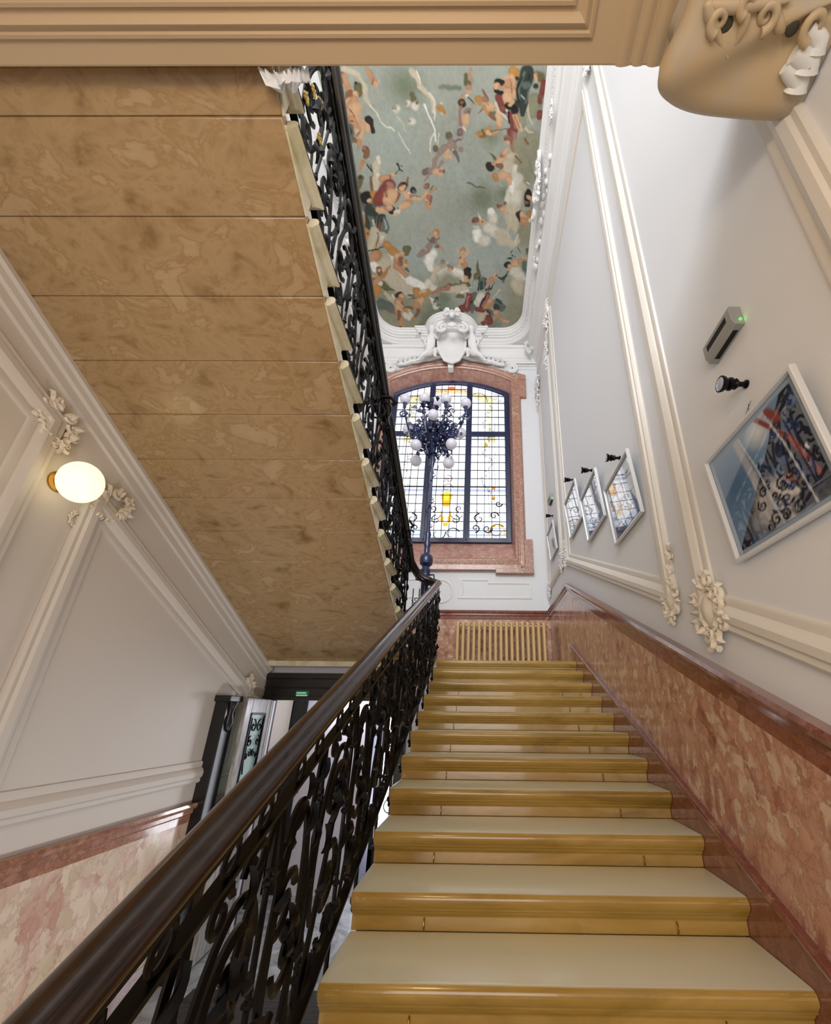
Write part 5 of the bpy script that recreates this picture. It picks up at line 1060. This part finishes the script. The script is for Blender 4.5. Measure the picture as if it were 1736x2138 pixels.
nf = len(fine); m.add(vs, [(j*nf+i, j*nf+i+1, (j+1)*nf+i+1, (j+1)*nf+i) for j in range(len(lev)-1) for i in range(nf-1)])
m.build('bowl', CORB, t, angle=80)
m = MB()
def cb(px, py, zz): q = onZ(px, py, GZ-zz); q[0] = min(q[0], XR-.055); return q
for px, py, zz, r_, tn in ((1500, 40, .37, .03, 1.4), (1600, 30, .37, .035, -1.4), (1700, 50, .38, .04, 1.3), (1560, 5, .37, .025, 1.3)):
    c_ = cb(px, py, zz); m.tube([(c_[0]+p_[0], c_[1]+p_[1], c_[2]-.02+.02*i/22) for i, p_ in enumerate(spiral((0, 0), r_, .008, PI/2, tn, 22))], (.016, .008), 8)
for pts in (((1480, 0), (1478, 40), (1500, 70), (1520, 120)), ((1560, 20), (1555, 60), (1530, 100)), ((1620, 20), (1625, 70), (1655, 120), (1640, 60)), ((1480, 10), (1540, 20), (1600, 10), (1650, 0))):
    m.tube([cb(pts[0][0]*(1-q)**2+2*q*(1-q)*pts[1][0]+q*q*pts[-1][0], pts[0][1]*(1-q)**2+2*q*(1-q)*pts[1][1]+q*q*pts[-1][1], .375) for q in np.linspace(0, 1, 9)], [.012, .016, .019, .02, .019, .017, .014, .011, .007], 9)
m.build('scroll', CORB, t, angle=80)
for px, py, r_ in ((1512, 55, .028), (1592, 65, .022), (1655, 60, .02)): MB().sphere(cb(px, py, .375), r_, 12, 8, (1.1, 1, .3)).build('hollow_shade', mat('shadowed_hollow', (66, 62, 48), .8), t)  # dark flattened balls painted as the shade inside the scroll openings
m = MB()
for pts, r_ in ((((1640, 140), (1660, 175), (1700, 190), (1745, 190)), (.02, .045)), (((1660, 110), (1700, 140), (1750, 150)), (.03, .05)), (((1690, 60), (1720, 100), (1760, 110)), (.02, .04))):
    m.tube([cb(pts[0][0]*(1-q)**2+2*q*(1-q)*pts[1][0]+q*q*pts[-1][0], pts[0][1]*(1-q)**2+2*q*(1-q)*pts[1][1]+q*q*pts[-1][1], .385) for q in np.linspace(0, 1, 8)], r_, 12, flat=.7)
m.build('acanthus_leaf', WHITE2, t, angle=80)
# white leaf cluster at the gallery edge where the balustrade meets it
m = MB(); rnd = random.Random(9)
cl0 = onY(598, 160, GYE+.03)
for i in range(13):
    a = PI+PI*i/12; L_ = .085*rnd.uniform(.7, 1.25)*(1.2 if i < 6 else .8); b0 = cl0+np.array([.01*math.cos(a), 0, .03])
    m.tube([b0, b0+np.array([L_*.5*math.cos(a)+.0, .02+.02*math.sin(i), L_*.35*math.sin(a)-.0]), b0+np.array([L_*math.cos(a), .01, L_*.55*math.sin(a)-.0]), b0+np.array([L_*1.15*math.cos(a), -.02, L_*.5*math.sin(a)])], [.008, .022, .020, .004], 7, flat=.45)
tag(m.build('plaster_leaf_spray', mat('white_spray', (236, 240, 248), .35)), 'white ruffled plaster leaves hanging from the gallery edge by the balustrade top', 'ornament')
# ---------------------------------------------------------------- light
wd = bpy.data.worlds.new('world'); S.world = wd; wd.use_nodes = True
wd.node_tree.nodes['Background'].inputs[0].default_value = (.8, .87, 1, 1); wd.node_tree.nodes['Background'].inputs[1].default_value = .5
def area(name, loc, rot, sx, sy, e, col=(1, 1, 1)):
    l = bpy.data.lights.new(name, 'AREA'); l.shape = 'RECTANGLE'; l.size = sx; l.size_y = sy; l.energy = e; l.color = col
    o = bpy.data.objects.new(name, l); C.objects.link(o); o.location = loc; o.rotation_euler = rot; return o
def point(name, loc, e, r, col=(1, 1, 1)):
    l = bpy.data.lights.new(name, 'POINT'); l.energy = e; l.shadow_soft_size = r; l.color = col
    o = bpy.data.objects.new(name, l); C.objects.link(o); o.location = loc; return o
area('upper_stair_fill', (-.8, -2.7, ZO+6), (math.radians(90), 0, 0), 3.4, 3.4, 430, (.96, .975, 1))  # unseen fill added above the gallery, standing in for an opposite window
area('hall_fill', (-.6, -2.8, 1.9), (math.radians(90), 0, 0), 3, 2.2, 95, (1, .95, .9))  # soft fill added out of view behind the camera
point('gallery_lamp', (-.5, -.6, ZO+1.5), 32, .15, (1, .72, .38))
point('vestibule_fill', (-1.9, 5.95, 2.2), 14, .1, (.95, .95, 1))  # fill added to brighten the vestibule walls
area('street_door_light', (-1.15, 6.8, 1.3), (math.radians(-90), 0, 0), .8, 1.7, 14, (.92, .96, 1))
S.view_settings.view_transform = 'Standard'; S.view_settings.look = 'None'; S.view_settings.exposure = 0; S.view_settings.gamma = 1
S.cycles.max_bounces = 8; S.cycles.diffuse_bounces = 4; S.cycles.glossy_bounces = 3; S.cycles.use_denoising = True
S.cycles.sample_clamp_indirect = 6
sp_ = bpy.data.lights.new('under_stair_fill_spot', 'SPOT'); sp_.energy = 80; sp_.spot_size = math.radians(120); sp_.spot_blend = .6; sp_.shadow_soft_size = .15; sp_.color = (1, .97, .94)  # unseen spot added beneath the steps to brighten the left wall
so = bpy.data.objects.new('under_stair_fill_spot', sp_); C.objects.link(so); so.location = (-.35, 3.4, .5)
so.rotation_euler = (Vector((-2.8, 2.7, 1.9))-Vector(so.location)).to_track_quat('-Z', 'Y').to_euler()
